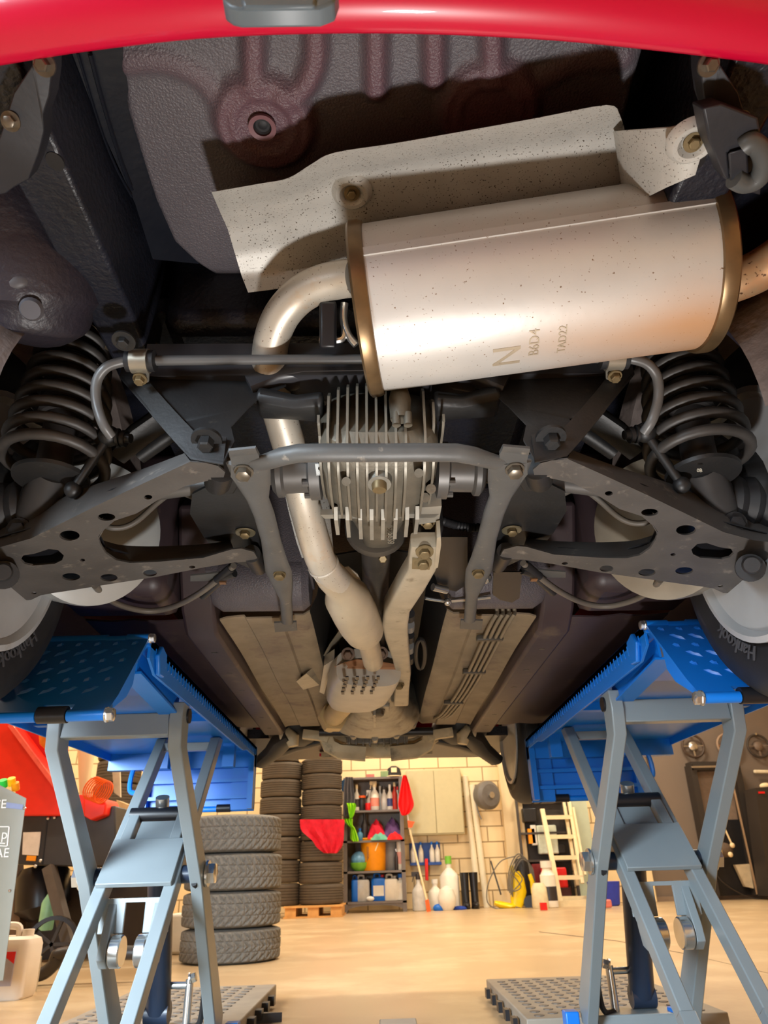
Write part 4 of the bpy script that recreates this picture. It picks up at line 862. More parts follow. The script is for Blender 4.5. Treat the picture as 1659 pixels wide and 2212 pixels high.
def put_bottle(name, x, y, z, r, h, m, label, cat, group=None, cap=None, neck=.35, nr=.35, trig=None, lab=None, sides=16):
    o = T(name, MB().lathe(bottle_prof(r, h*.86, neck, nr), (x, y, z), (0, 0, 1), sides), m, label, cat, group, base=V((x, y, z)))
    if cap:
        b = MB().cyl((x, y, z+h*.85), (x, y, z+h), r*nr*1.25, seg=12)
        if trig: b.hexa([V((x+dx, y+dy, z+h*dz)) for dz in (.93, 1.06) for dx, dy in ((-r*1.0, -.012), (r*.5, -.012), (r*.5, .012), (-r*1.0, .012))]); b.bar((x-r*.7, y, z+h*.94), (x-r*.9, y, z+h*.78), .012, .008)
        S('trigger_head' if trig else 'cap', b, cap, o)
    if lab: S('bottle_label', MB().lathe([(r+.001, h*.15), (r+.001, h*.45)], (x, y, z), (0, 0, 1), sides), lab, o)
    return o
def can(name, x, y, z, w, d, h, m, label, cat, group=None, cap=None, lab=None):
    b = MB(); b.sweep([V((x, y, z)), V((x, y, z+.01)), V((x, y, z+h*.72)), V((x, y, z+h*.80)), V((x, y, z+h*.84))], [w*.47, w*.5, w*.5, w*.46, w*.36], [d*.47, d*.5, d*.5, d*.46, d*.36], seg=24, pw=5, up=(0, 1, 0))
    o = T(name, b, m, label, cat, group, base=V((x, y, z)))
    S('handle', MB().tube([V((x-w*.30, y, z+h*.83)), V((x-w*.26, y, z+h*.97)), V((x+w*.05, y, z+h*.97)), V((x+w*.1, y, z+h*.83))], w*.07, 8), m, o)
    S('cap', MB().cyl((x+w*.27, y, z+h*.82), (x+w*.27, y, z+h*.93), w*.11, seg=14), cap or m, o)
    if lab: S('can_label', MB().bb((x-w*.36, y-d*.51-.002, z+h*.18), (x+w*.36, y-d*.5, z+h*.55)), lab, o)
    return o
# ---- tyre stacks
def far_tyre(R, h):
    pr = [(R*.62, .02*h), (R*.66, 0), (R-.05, 0), (R-.012, h*.04), (R, h*.12)]
    for k in range(5): z = h*(.24+.13*k); pr += [(R, z), (R-.008, z+h*.008), (R-.008, z+h*.03), (R, z+h*.038)]
    return pr + [(R, h*.90), (R-.012, h*.965), (R-.05, h), (R*.66, h), (R*.62, h*.98)]
TYR = mat('brown black used tyre', (82, 72, 60), .75, var=.12, scale=12, bump=.1, bscale=60)
TYRG = mat('grey winter tyre rubber', (104, 100, 92), .75, var=.1, scale=20, bump=.06)
def stack(xc, yc, edges, R, grp, desc):
    first = {}
    n = len(edges)-1
    words = ['topmost', 'second from the top', 'third from the top', 'fourth from the top', 'fifth from the top', 'third from the bottom', 'second from the bottom', 'lowest']
    for i in range(n):
        z1, z0 = edges[i], edges[i+1]
        dx = random.uniform(-.015, .015)
        o = T('tyre', MB().lathe(far_tyre(R[i] if hasattr(R, '__len__') else R, z1-z0-.004), (xc+dx, yc, z0+.002), (0, 0, 1), 56), TYR, '%s used tyre of the %s' % (words[i], desc), 'tyre', grp, base=V((xc+dx, yc, z0)))
YB = 11.6
edB = [W(692, y, Y=YB-.3).z for y in (1636, 1669, 1703, 1738, 1772, 1815, 1861, 1909, 1955)]
xb = (W(650, 1800, Y=YB-.1).x+W(738, 1800, Y=YB-.1).x)/2
stack(xb, YB, edB, [.312]*4+[.32]*4, 'tyres of the stack beside the shelf', 'tall stack standing next to the grey shelf')
edA = [W(615, y, Y=YB-.3).z for y in (1625, 1644, 1681, 1720, 1757, 1807, 1857, 1908, 1959)]
xa = (W(560, 1800, Y=YB-.1).x+W(648, 1800, Y=YB-.1).x)/2
stack(xa, YB, edA, [.312]*4+[.32]*4, 'tyres of the stack behind the winter tyres', 'tall stack behind the grey winter tyres')
edC = [W(240, y, Y=YB-.3).z for y in (1590, 1640, 1690, 1740, 1790, 1840, 1890, 1959)]
stack(W(238, 1800, Y=YB).x, YB, edC[:8], .33, 'tyres of the stack behind the tyre machine', 'stack behind the red tyre machine')
# pallet
pz = edB[-1]; x0, x1 = W(612, 1970, Y=11.2).x, W(741, 1965, Y=11.2).x
pal = empty('wooden_pallet', ((x0+x1)/2, 11.7, 0), 'light wooden pallet under the two tall used tyre stacks', 'pallet')
WOOD = mat('pale pine', (214, 160, 92), .6, var=.15, scale=9)
for k in range(5): S('deck_board', MB().bb((x0, 11.17+k*.2, pz-.024), (x1, 11.17+k*.2+.145, pz-.002)), WOOD, pal)
for k in range(3): S('block', MB().bb((x0+.02+k*((x1-x0-.19)/2), 11.2, .02), (x0+.17+k*((x1-x0-.19)/2), 12.1, pz-.025)), WOOD, pal)
for k in range(3): S('bottom_board', MB().bb((x0, 11.18+k*.42, 0), (x1, 11.28+k*.42, .02)), WOOD, pal)
# front stack of four winter tyres
def winter(R, h):
    nz, na = 30, 288; prof = []
    for i in range(nz+1):
        u = i/nz; e = abs(u-.5)*2; r = R-.004*e*e - (.05*max(0, (e-.80)/.20)**2.2)
        prof.append((r, h*u))
    vs = []
    for i, (r, z) in enumerate(prof):
        u = i/nz-.5
        for k in range(na):
            g = 0; ph = (k*36/na + abs(u)*4.2) % 1
            if abs(u) < .44:
                if ph < .28: g = .008
                if abs(abs(u)-.17) < .02: g = .008
                elif (k*72/na+abs(u)*2) % 1 < .28 and g == 0: g = .005
            a = 2*PI*k/na; vs.append(V(((r-g)*math.cos(a), (r-g)*math.sin(a), z)))
    b = MB(); b.add(vs, [(i*na+k, i*na+(k+1) % na, (i+1)*na+(k+1) % na, (i+1)*na+k) for i in range(nz) for k in range(na)])
    b.lathe([(R-.054, 0), (R-.09, -.002), (R*.66, .0), (R*.62, .02), (R*.62, h-.02), (R*.66, h), (R-.09, h+.002), (R-.054, h)], (0, 0, 0), (0, 0, 1), 72)
    return b
WYC = 5.62; ww = [('lowest', 383, 607, 2085, 2008), ('second from the bottom', 385, 611, 2006, 1925), ('second from the top', 400, 606, 1924, 1842), ('topmost', 392, 605, 1840, 1757)]
zz = [0]+[W(505, y, Y=WYC-.30).z for y in (2007, 1925, 1841, 1757)]
proto = None
for i, (wd, xl, xr, yb, yt) in enumerate(ww):
    xx = (W(xl, (yb+yt)/2, Y=WYC-.05).x+W(xr, (yb+yt)/2, Y=WYC-.05).x)/2 if i in (0, 1) else W(xr, (yb+yt)/2, Y=WYC-.05).x-.335
    h = zz[i+1]-zz[i]
    o = tag(winter(.335, h-.006).build('tyre', TYRG, angle=30), wd+' winter tyre in the front stack of four', 'tyre', 'winter tyres stacked on the floor')
    o.location = (xx, WYC, zz[i]+.002); o.rotation_euler = (0, 0, i*.7)
# white box left of the stack
xa_, xb_, z0, z1 = rect(355, 1975, 388, 2068, 6.2)
T('plastic_box', MB().bb((xa_, 6.2, 0), (xb_+.1, 6.5, z1)), WHT, 'white plastic box half hidden behind the winter tyres', 'box', bevel=.02)
# ---- red cloth on stack
def cloth(name, px, Y, m, label, cat='cloth', th=.02, wav=.03, group=None, rows=8):
    # px: list of (left, right, y) giving the hanging outline
    R_ = []
    for i in range(len(px)):
        l, r, y = px[i]; row = []
        for k in range(13):
            x = l+(r-l)*k/12; row.append(W(x, y, Y=Y-wav*math.sin(k*1.7+i*.5)-wav*.4*i/len(px)))
        R_.append(row)
    fin = []
    for k in range(13): fin.append(smoothpath([r[k] for r in R_], 4))
    return T(name, MB().grid(list(zip(*fin)), (0, th, 0)), m, label, cat, group, angle=60)
REDC = mat('crimson fleece', (205, 12, 42), .85, var=.15, scale=20); RED2 = mat('bright red cloth', (236, 20, 24), .85, var=.12, scale=20)
cloth('cloth', [(648, 744, 1770), (648, 744, 1778), (652, 743, 1795), (674, 742, 1815), (684, 738, 1830), (700, 728, 1843)], YB-.40, REDC, 'crimson red cloth draped over the tall used tyre stack')
T('tyre_tag', MB().ball(W(650, 1640, Y=11.15), (.035, .01, .05), 10, 6), CREAM, 'cream paper tag hanging at the top of the used tyres', 'tag')
# ---- shelf
SY = 12.45; SG = mat('dark grey plastic shelf', (112, 104, 100), .55, var=.06)
sx0, sx1 = W(746, 1975, Z=0, ).x, W(880, 1968, Z=0).x
sx0, sx1 = W(742, 1960, Y=SY-.22).x, W(879, 1955, Y=SY-.22).x
lev = [W(812, y, Y=SY-.2).z for y in (1679, 1750, 1815, 1881, 1947)]
shelf = empty('shelving_unit', ((sx0+sx1)/2, SY, 0), 'dark grey plastic shelving unit full of bottles against the block wall', 'shelf')
for k, z in enumerate(lev):
    S('shelf_board', MB().bb((sx0, SY-.24, z-.03), (sx1, SY+.22, z)), SG, shelf)
for x in (sx0+.03, sx1-.03):
    for y in (SY-.21, SY+.19): S('post', MB().bb((x-.03, y-.03, 0), (x+.03, y+.03, lev[0]-.03)), SG, shelf)
for x in (sx0+.03, sx1-.03): S('side_panel', MB().bb((x-.008, SY-.2, lev[-1]), (x+.008, SY+.18, lev[0]-.03)), SG, shelf)
S('back_panel', MB().bb((sx0, SY+.2, lev[-1]), (sx1, SY+.215, lev[0])), mat('warm grey plastic', (146, 136, 124), .6), shelf)  # one even grey, paler than the boards
w_ = sx1-sx0; arch = [(sx0, 0), (sx0+.05, 0)]+[(sx0+.05+(w_-.1)*(1-math.cos(PI*k/10))/2, (lev[-1]-.05)*math.sin(PI*k/10)**.6) for k in range(1, 10)]+[(sx1-.05, 0), (sx1, 0), (sx1, lev[-1]-.02), (sx0, lev[-1]-.02)]
S('arched_plinth', MB().prism([V((x, SY-.23, z)) for x, z in arch], (0, .03, 0)), SG, shelf)
def sxp(cx): return W(560+.205*cx, 1800, Y=SY-.12).x
z1, z2, z3, z4 = lev[1]+.001, lev[2]+.001, lev[3]+.001, lev[4]+.001
WB = mat('white bottle plastic', (232, 226, 212), .4, var=.05); REDP = mat('red plastic', (222, 26, 26), .4); BLUP = mat('blue canister plastic', (18, 110, 214), .4); ORP = mat('orange plastic', (240, 100, 30), .45); CLR = mat('milky clear plastic', (196, 194, 188), .3); TEAL = mat('teal cloth', (104, 176, 150), .9); PURP = mat('purple cloth', (92, 62, 112), .9); LIME = mat('lime cloth', (160, 226, 20), .85); DKB = mat('dark bottle plastic', (52, 46, 46), .4); YOR = mat('orange bucket plastic', (250, 158, 10), .45, var=.04); GRN = mat('green plastic', (120, 190, 60), .5)
bx_ = lambda x, r, h, m, lb, **k: put_bottle('spray_bottle' if k.get('trig') else 'bottle', sxp(x), SY-.08+k.pop('dy', 0), z1, r, h, m, lb, 'bottle', 'bottles on the top shelf', **k)
bx_(1030, .05, .40, WB, 'leftmost white bottle with black band on the top shelf', cap=CREAM, lab=DKB)
bx_(1085, .055, .23, DKB, 'dark round jar with orange lid on the top shelf', cap=ORP, neck=.15, nr=.9)
bx_(1150, .045, .13, REDP, 'small red tub at the front of the top shelf', dy=-.07, neck=.1, nr=.8)
bx_(1168, .05, .30, WB, 'white trigger bottle between the red tub and the big spray bottle', cap=WHT, trig=1, dy=.06)
bx_(1222, .075, .42, WB, 'big white spray bottle with red print on the top shelf', cap=CREAM, trig=1, lab=mat('red print', (224, 140, 120), .5))
bx_(1283, .04, .38, CLR, 'slim pale bottle behind the big white spray bottle', cap=WHT, dy=.1)
bx_(1326, .052, .37, CLR, 'tall pale bottle with black ring top, mid right of the top shelf', cap=DKB)
bx_(1388, .05, .39, WB, 'white bottle with dark blue label and round cap, top shelf', cap=WHT, lab=mat('navy print', (60, 70, 120), .5))
bx_(1440, .045, .42, mat('rust red bottle', (196, 52, 34), .4), 'rust red bottle beside the hanging red cloth', cap=CREAM)
bx_(1472, .04, .36, WB, 'white bottle half behind the hanging red cloth', cap=REDP, dy=.05)
put_bottle('bottle', sxp(1110), SY-.08, z2, .055, .40, DKB, 'black bottle standing beside the crimson cloth pile, second shelf', 'bottle', 'things on the second shelf', cap=DKB)
put_bottle('bottle', sxp(1062), SY-.12, z2, .05, .18, mat('steel blue plastic', (70, 130, 160), .4), 'small blue bottle in front of the black bottle', 'bottle', 'things on the second shelf', cap=BLUP)
def pile(name, cx, w, z, h, m, label, dy=0):
    x = sxp(cx); b = MB(); rows = []
    for i in range(9):
        a = PI*i/8; row = []
        for k in range(15):
            u = -1+k/7; e = (1-u*u*.8)
            row.append(V((x+w*u, SY-.1+dy-.13*math.cos(a)*(1+.12*math.sin(5*u+i)), z+h*math.sin(a)*e*(.85+.15*math.sin(9*u+2*i)))))
        rows.append(row)
    return T(name, b.grid(rows, (0, 0, -.004)), m, label, 'cloth', 'folded cloths on the second shelf', base=V((x, SY-.1+dy, z)))
pile('folded_cloth', 1235, .14, z2+.02, .30, REDC, 'crumpled crimson cloth in the middle of the second shelf')
pile('folded_cloth', 1265, .13, z2, .12, TEAL, 'teal cloth in front of the crimson one', dy=-.09)
pile('folded_cloth', 1402, .15, z2+.02, .32, PURP, 'crumpled purple cloth on the right of the second shelf', dy=.03)
pile('folded_cloth', 1425, .12, z2, .12, RED2, 'bright red cloth below the purple one', dy=-.09)
x = sxp(1200); bk = T('bucket', MB().lathe([(.18, 0), (.185, .01), (.204, .44), (.208, .455), (.20, .465), (.19, .45)], (x, SY-.03, z3), (0, 0, 1), 32), YOR, 'bright orange bucket on the third shelf', 'bucket', base=V((x, SY-.03, z3)))
bt = MB().text('Koch', .10, .002, lambda q: V((x+.05-q.y*.8, SY-.03-math.sqrt(max(0, .2035**2-(.05-q.y*.8)**2))-.002, z3+.22+q.x))); b = MB()
b.hexa([V((x+dx, SY-.22+dy, z3+dz)) for dy in (-.012, .01) for dx, dz in ((.02, .28), (.035, .27), (.085, .38), (.07, .39))]); S('bucket_print', b, mat('pale print', (250, 226, 170), .5), bk)
b = MB()
for k in range(3): b.bb((x-.10+k*.018, SY-.213, z3+.14+.03*k), (x-.094+k*.018, SY-.19, z3+.34))
S('bucket_print', b, DKB, bk)
T('canister', MB().lathe([(.11, 0), (.115, .01), (.115, .44), (.10, .48), (.05, .50)], (sxp(1385), SY+.0, z3), (0, 0, 1), 24), GRY, 'mid grey canister beside the orange bucket', 'canister', base=V((sxp(1385), SY, z3)))
put_bottle('bottle', sxp(1478), SY-.12, z3, .055, .56, WB, 'tall white bottle at the right end of the third shelf', 'bottle', cap=GRY, neck=.2, lab=mat('pink print', (226, 160, 150), .5))
put_bottle('bottle', sxp(1436), SY-.15, z3, .03, .30, DKB, 'slim dark bottle between the grey canister and tall white bottle', 'bottle', cap=CHROME)
T('bowl', MB().lathe([(.07, 0), (.13, .05), (.15, .12), (.14, .12), (.06, .02)], (sxp(1050), SY-.1, z3), (0, 0, 1), 24), GRN, 'green bowl left of the orange bucket', 'bowl', base=V((sxp(1050), SY-.1, z3)))
T('bag', MB().ball((sxp(1050), SY-.1, z3+.16), (.13, .10, .12), 18, 10), mat('pale blue film bag', (110, 160, 196), .3, var=.25, scale=20), 'pale blue film bag lying in the green bowl', 'bag')
T('storage_box', MB().bb((sxp(1000), SY+.02, z3), (sxp(1085), SY+.18, z3+.46)), mat('brown grey box', (92, 84, 80), .6), 'brown grey box behind the green bowl', 'box', bevel=.01)
can('jerrycan', sxp(1000)+.01, SY-.05, z4, .12, .22, .36, BLUP, 'narrow blue jerrycan at the left end of the bottom shelf', 'jerrycan', 'jerrycans on the bottom shelf')
can('jerrycan', sxp(1080), SY-.05, z4, .225, .22, .36, CLR, 'clear jerrycan with grey liquid on the bottom shelf', 'jerrycan', 'jerrycans on the bottom shelf', cap=DKB)
can('jerrycan', sxp(1245), SY-.05, z4, .225, .22, .38, BLUP, 'broad blue jerrycan with white label on the bottom shelf', 'jerrycan', 'jerrycans on the bottom shelf', cap=REDP, lab=WHT)
can('jerrycan', sxp(1372), SY-.05, z4, .225, .22, .36, WB, 'milk white jerrycan right of the broad blue one', 'jerrycan', 'jerrycans on the bottom shelf')
put_bottle('bottle', sxp(1473), SY-.08, z4, .088, .36, WB, 'stout white bottle at the right end of the bottom shelf', 'bottle', cap=BLUP, neck=.25)
T('lid', MB().ball((sxp(1160), SY-.2, z4+.035), (.06, .03, .035), 12, 8), WHT, 'small white lid at the front of the bottom shelf', 'lid')
T('storage_box', MB().bb((sxp(1292), SY-.15, lev[0]+.001), (sxp(1390), SY+.05, lev[0]+.10)), mat('grey green box', (126, 150, 104), .6), 'small green box on top of the shelf', 'box', bevel=.008)
x = sxp(1440); o = T('cap', MB().lathe([(.12, 0), (.12, .06), (.10, .13), (.05, .165), (0, .17)], (x, SY-.08, lev[0]+.012), (0, 0, 1), 24), mat('black cap cloth', (36, 34, 36), .8), 'black cap with pale peak on top of the shelf', 'cap', base=V((x, SY-.08, lev[0])))
b = MB().lathe([(0, 0), (.12, 0), (.12, .012), (0, .012)], (x, SY-.16, lev[0]+.003), (0, 0, 1), 24); b.bb((x-.045, SY-.205, lev[0]+.07), (x+.045, SY-.19, lev[0]+.14)); S('peak', b, CREAM, o)
T('storage_box', MB().bb((sxp(1140), SY-.2, lev[0]+.001), (sxp(1225), SY-.05, lev[0]+.05)), mat('faded red card', (190, 110, 100), .6), 'flat faded red box on top of the shelf', 'box')
def sp(cx, cy): return 560+.205*cx, 1620+.205*cy
def ctab(L): return [(560+.205*l, 560+.205*r, 1620+.205*y) for l, r, y in L]
cloth('towel', ctab([(905, 985, 285), (890, 995, 400), (885, 1010, 540), (885, 985, 640), (900, 970, 700)]), SY-.30, mat('slate towel', (92, 88, 92), .9), 'slate grey towel hanging on the left shelf post', 'towel')
cloth('towel', ctab([(885, 905, 310), (868, 895, 340), (866, 892, 440)]), SY-.24, mat('sky blue cloth', (96, 160, 206), .9), 'sky blue cloth peeping out behind the slate towel', 'towel')
cloth('cloth', ctab([(915, 1010, 560), (930, 1020, 600), (950, 990, 700), (948, 972, 720), (890, 985, 730), (930, 985, 790), (960, 1010, 830), (962, 1045, 930), (985, 1045, 965)]), SY-.36, LIME, 'lime green cloth hanging below the slate towel')
cloth('cloth', ctab([(1515, 1550, 265), (1495, 1580, 360), (1475, 1610, 480), (1465, 1630, 580), (1490, 1590, 660), (1505, 1540, 690)]), SY-.42, RED2, 'bright red cloth hanging over the broom pole')
# broom pole
pole = MB().cyl(W(873, 1700, Y=12.1), W(884, 1790, Y=12.12), .014, seg=10); T('pole', pole, WHT, 'white pole standing upright behind the hanging red cloth', 'pole')
br = T('broom', MB().cyl(W(884, 1788, Y=12.15), W(926, 1962, Y=11.95), .016, seg=10), CREAM, 'cream broom handle leaning with orange ends beside the shelf', 'broom')
b = MB().hexa([W(x, y, Y=Y) for Y in (11.93, 12.0) for x, y in ((918, 1945), (926, 1942), (931, 1968), (922, 1970))]); S('broom_end', b, ORP, br); b = MB().hexa([W(x, y, Y=Y) for Y in (12.1, 12.16) for x, y in ((880, 1772), (896, 1775), (890, 1788), (882, 1788))]); S('broom_end', b, ORP, br)
# ---- wall cabinet, rack, pipes, reel
xa_, xb_, z0, z1_ = rect(880, 1661, 1000, 1803, WY-.25); CAB = mat('beige cabinet enamel', (196, 186, 146), .4, var=.03)
cb = T('wall_cabinet', MB().bb((xa_, WY-.23, z0), (xb_, WY, z1_)), CAB, 'beige two door metal cabinet hung on the block wall', 'cabinet', bevel=.006)
xm = (xa_+xb_)/2; 
d1 = S('door', MB().bb((xa_+.015, WY-.25, z0+.02), (xm-.005, WY-.23, z1_-.02)), CAB, cb, bevel=.004); S('door', MB().bb((xm+.005, WY-.25, z0+.02), (xb_-.015, WY-.23, z1_-.02)), CAB, cb, bevel=.004)
S('door_handle', MB().bb((xm-.05, WY-.27, (z0+z1_)/2-.06), (xm-.03, WY-.25, (z0+z1_)/2+.06)), CHROME, d1)
xa_, xb_, z0, z1_ = rect(885, 1820, 952, 1869, WY-.1)
rk = T('wall_rack', MB().bb((xa_, WY-.03, z0), (xb_, WY, z1_)).bb((xa_, WY-.16, z0), (xb_, WY, z0+.04)), mat('navy rack', (28, 74, 150), .5), 'blue bottle rack on the block wall under the cabinet', 'rack')
for k, (px, m, nm) in enumerate(((893, WB, 'first'), (910, WB, 'second'), (934, WB, 'third'), (946, WB, 'fourth'))):
    put_bottle('bottle', W(px, 1860, Y=WY-.1).x, WY-.1, z0+.041, .042, .30, m, nm+' white bottle from the left in the blue wall rack', 'bottle', 'bottles in the wall rack', cap=BLUP)
T('brush', MB().bar(W(921, 1855, Y=WY-.2), W(922, 1902, Y=WY-.2), .05, .03), REDP, 'red hand brush hanging below the blue rack', 'brush', bevel=.008)
for k, (a, c, wd) in enumerate((((1004, 1680), (1030, 1906), 'left'), ((1020, 1700), (1052, 1962), 'right'))):
    pz0 = W(c[0], c[1], Y=WY-.1); top = W(a[0], a[1], Y=WY-.1)
    T('pipe', MB().sweep(smoothpath([V((top.x, WY, top.z+.0)), V((top.x, WY-.09, top.z-.02)), V((top.x+.005, WY-.1, top.z-.12)), V((pz0.x, WY-.1, max(0, pz0.z)))], 5), .05, seg=20), mat('cream pipe', (232, 220, 190), .45, var=.03), wd+' one of two cream pipes running down the block wall', 'pipe', 'pipes on the wall')
c_ = W(1052, 1718, Y=WY-.38); rl = T('hose_reel', MB().lathe([(.06, -.12), (.20, -.11), (.22, -.05), (.22, .06), (.17, .11), (.05, .12)], c_, (.45, -.9, -.05), 32), mat('grey reel plastic', (104, 100, 96), .5), 'grey round hose reel on the block wall beside the pipes', 'hose reel', base=c_.copy())
S('hub', MB().lathe([(.05, .11), (.05, .15), (0, .155)], c_, (.45, -.9, -.05), 16), CHROME, rl); S('wall_arm', MB().bar(W(1030, 1698, Y=WY-.02), c_+V((-.1, .05, .12)), .06, .05), DKGREY, rl)
b = MB().tube([W(x, y, Y=WY-.2) for x, y in ((1034, 1700), (1028, 1722), (1032, 1750), (1040, 1770))], .012, 8); S('hose', b, GRY, rl)
for k, px in enumerate((1007, 1027)):
    x = W(px, 1955, Y=12.5).x; b = MB().sweep([V((x, 12.5, z)) for z in (0, .08, .2, .5)], [.062, .058, .058, .07], [.13, .11, .08, .09], seg=16, up=(0, 1, 0)); b.ball((x, 12.42, .05), (.055, .14, .05), 14, 8)
    T('rubber_boot', b, PLAST, ('left' if k == 0 else 'right')+' black rubber boot standing at the foot of the pipes', 'boot', 'rubber boots')
# ---- floor items by the wall
def sprayer(px, py, r, h, m, capm, label):
    p = W(px, py, Z=0.0); p.y = min(p.y, WY-.2); return put_bottle('garden_sprayer', W(px, py, Y=p.y).x, p.y, 0, r, h, m, label, 'sprayer', 'sprayers on the floor', cap=capm, neck=.4, nr=.3, trig=1)
sprayer(906, 1968, .10, .50, CLR, DKB, 'clear pump sprayer with black trigger beside the shelf')
put_bottle('bottle', W(942, 1962, Y=12.5).x, 12.5, 0, .11, .42, WB, 'squat white canister between the sprayers on the floor', 'canister', cap=WHT)
put_bottle('garden_sprayer', W(974, 1955, Y=12.55).x, 12.55, 0, .15, .74, WB, 'tall white pressure sprayer with green pump top', 'sprayer', 'sprayers on the floor', cap=GRN, neck=.3, nr=.28)
T('watering_ball', MB().lathe([(.08, 0), (.13, .08), (.14, .17), (.10, .28), (.03, .32), (0, .33)], (W(967, 1966, Y=12.2).x, 12.2, 0), (0, 0, 1), 24), WB, 'round white flask standing in front of the tall sprayer', 'flask', base=V((W(967, 1966, Y=12.2).x, 12.2, 0)))
T('rag', MB().ball(W(948, 1962, Y=12.2), (.09, .07, .06), 12, 8), BLUP, 'crumpled blue rag between the white canister and flask', 'rag')
T('rag', MB().ball(W(993, 1963, Y=12.3), (.11, .08, .04), 12, 8), mat('navy cloth', (28, 60, 150), .9), 'flat dark blue rag before the black boots', 'rag')
# pressure washer
YEL = mat('yellow machine plastic', (240, 206, 10), .4, var=.05); px0 = W(1118, 1960, Y=12.35).x
pw = empty('pressure_washer', (px0, 12.35, 0), 'yellow and black pressure washer against the cream pillar', 'pressure washer')
S('body', MB().sweep([W(x, y, Y=12.3) for x, y in ((1112, 1885), (1118, 1900), (1122, 1925), (1118, 1945), (1116, 1958))], [.07, .10, .11, .11, .08], [.07]*5, seg=14, pw=3), YEL, pw)
S('handle_shell', MB().sweep([W(x, y, Y=12.25) for x, y in ((1104, 1870), (1108, 1884), (1122, 1892))], [.035, .04, .03], seg=10), YEL, pw)
S('motor', MB().sweep([W(x, y, Y=12.45) for x, y in ((1125, 1855), (1128, 1890), (1138, 1940), (1140, 1955))], [.09, .14, .14, .10], seg=14), PLAST, pw)
S('wheel', MB().cyl(W(1146, 1950, Y=12.28), W(1146, 1950, Y=12.22), .10), PLAST, pw)
S('floor_nozzle', MB().sweep([W(x, min(y, 1958), Y=12.3) for x, y in ((1068, 1950), (1080, 1954), (1100, 1958), (1112, 1957))], [.05, .12, .14, .08], [.03, .05, .05, .03], seg=12, up=(0, 0, 1)), YEL, pw)
b = MB()
for k in range(4): b.tube([W(x+k*3, y+k*4, Y=12.2) for x, y in ((1098, 1925), (1100, 1880), (1118, 1845), (1140, 1862), (1148, 1900), (1160, 1930))], .009, 6)
b.tube([W(x, y, Y=12.15) for x, y in ((1112, 1850), (1080, 1862), (1056, 1905), (1052, 1945), (1070, 1962), (1110, 1964))], .009, 6); b.tube([W(x, y, Y=12.15) for x, y in ((1104, 1885), (1125, 1915), (1108, 1925), (1128, 1900), (1112, 1880))], .008, 6)
S('hose', b, mat('grey hose', (96, 92, 86), .5), pw)
b = MB().sweep([W(x, y, Y=12.2) for x, y in ((1144, 1888), (1150, 1905), (1150, 1930))], [.03, .035, .02], seg=8); S('spray_gun', b, YEL, pw)
T('spray_lance', MB().cyl(W(1060, 1860, Y=12.7), W(1082, 1932, Y=12.4), .013, seg=8), PLAST, 'thin black lance leaning against the block wall', 'lance')
# alcove unit with ladder
xa_, xb_, z0, z1_ = rect(1122, 1735, 1232, 1955, WY-.05); 
AG = mat('dark charcoal rack', (64, 58, 54), .6)
rk = empty('storage_rack', ((xa_+xb_)/2, WY-.25, 0), 'dark storage rack with clutter behind the ladder', 'rack')
for z in (.02, .62, 1.02, 1.55): S('rack_shelf', MB().bb((xa_, WY-.28, z), (xb_, WY-.03, z+.03)), AG, rk)
S('rack_back', MB().bb((xa_, WY-.03, 0), (xb_, WY-.005, 2.3)), AG, rk)
for x in (xa_, xb_): S('rack_post', MB().bb((x-.02, WY-.29, 0), (x+.02, WY-.25, 2.3)), AG, rk)
def sq(px0, py0, px1, py1, Y, dep, nm, m, label, cat, grp=None, **k):
    a, c, z0, z1 = rect(px0, py0, px1, py1, Y); return T(nm, MB().bb((a, Y, max(z0, .001)), (c, Y+dep, z1)), m, label, cat, grp, **k)
sq(1142, 1790, 1156, 1822, WY-.27, .08, 'clipboard', YOR, 'orange yellow card in the dark rack', 'card')
sq(1162, 1782, 1205, 1845, WY-.27, .12, 'appliance', mat('pale mint enamel', (206, 216, 200), .4), 'pale mint appliance in the dark rack behind the ladder', 'appliance', bevel=.02)
sq(1148, 1782, 1160, 1826, WY-.27, .06, 'bottle_box', WHT, 'narrow white carton beside the orange card', 'carton', bevel=.01)
sq(1206, 1824, 1222, 1843, WY-.27, .1, 'speaker_box', PLAST, 'small black box right of the mint appliance', 'box', bevel=.01)
sq(1130, 1745, 1160, 1776, WY-.27, .2, 'power_tool', PLAST, 'black power tool on the upper rack shelf', 'tool', bevel=.02)
sq(1172, 1874, 1226, 1920, WY-.42, .12, 'tool_case', REDP, 'bright red case behind the lower ladder rungs', 'case', bevel=.02)
sq(1208, 1915, 1236, 1950, WY-.42, .12, 'tool_case', mat('black red case', (70, 24, 24), .5), 'black and red case on the floor behind the ladder', 'case', bevel=.02)
sq(1152, 1866, 1172, 1930, WY-.27, .1, 'crate', mat('maroon crate', (120, 26, 30), .5), 'maroon crate beside the bright red case', 'crate', bevel=.01)
put_bottle('bottle', W(1188, 1940, Y=11.95).x, 11.95, .0, .115, .62, WB, 'white bottle with black label in front of the ladder foot', 'bottle', cap=WHT, neck=.2, nr=.6, lab=DKB)
T('plastic_can', MB().sweep([V((W(1168, 1955, Y=11.9).x, 11.9, z)) for z in (0, .02, .26, .33)], [.11, .12, .11, .07], [.10, .11, .10, .06], seg=18, pw=3, up=(0, 1, 0)), mat('cream plastic', (222, 206, 168), .5), 'squat cream can on the floor left of the white bottle', 'can')
T('carton_stub', MB().box(W(1174, 1958, Z=.05), (.09, .06, .09)), REDP, 'tiny red and white pack at the foot of the cream can', 'pack')
sq(1236, 1728, 1282, 1940, WY-.16, .03, 'board', mat('pale green board', (192, 204, 180), .5, var=.03), 'pale green board leaning behind the ladder', 'board')
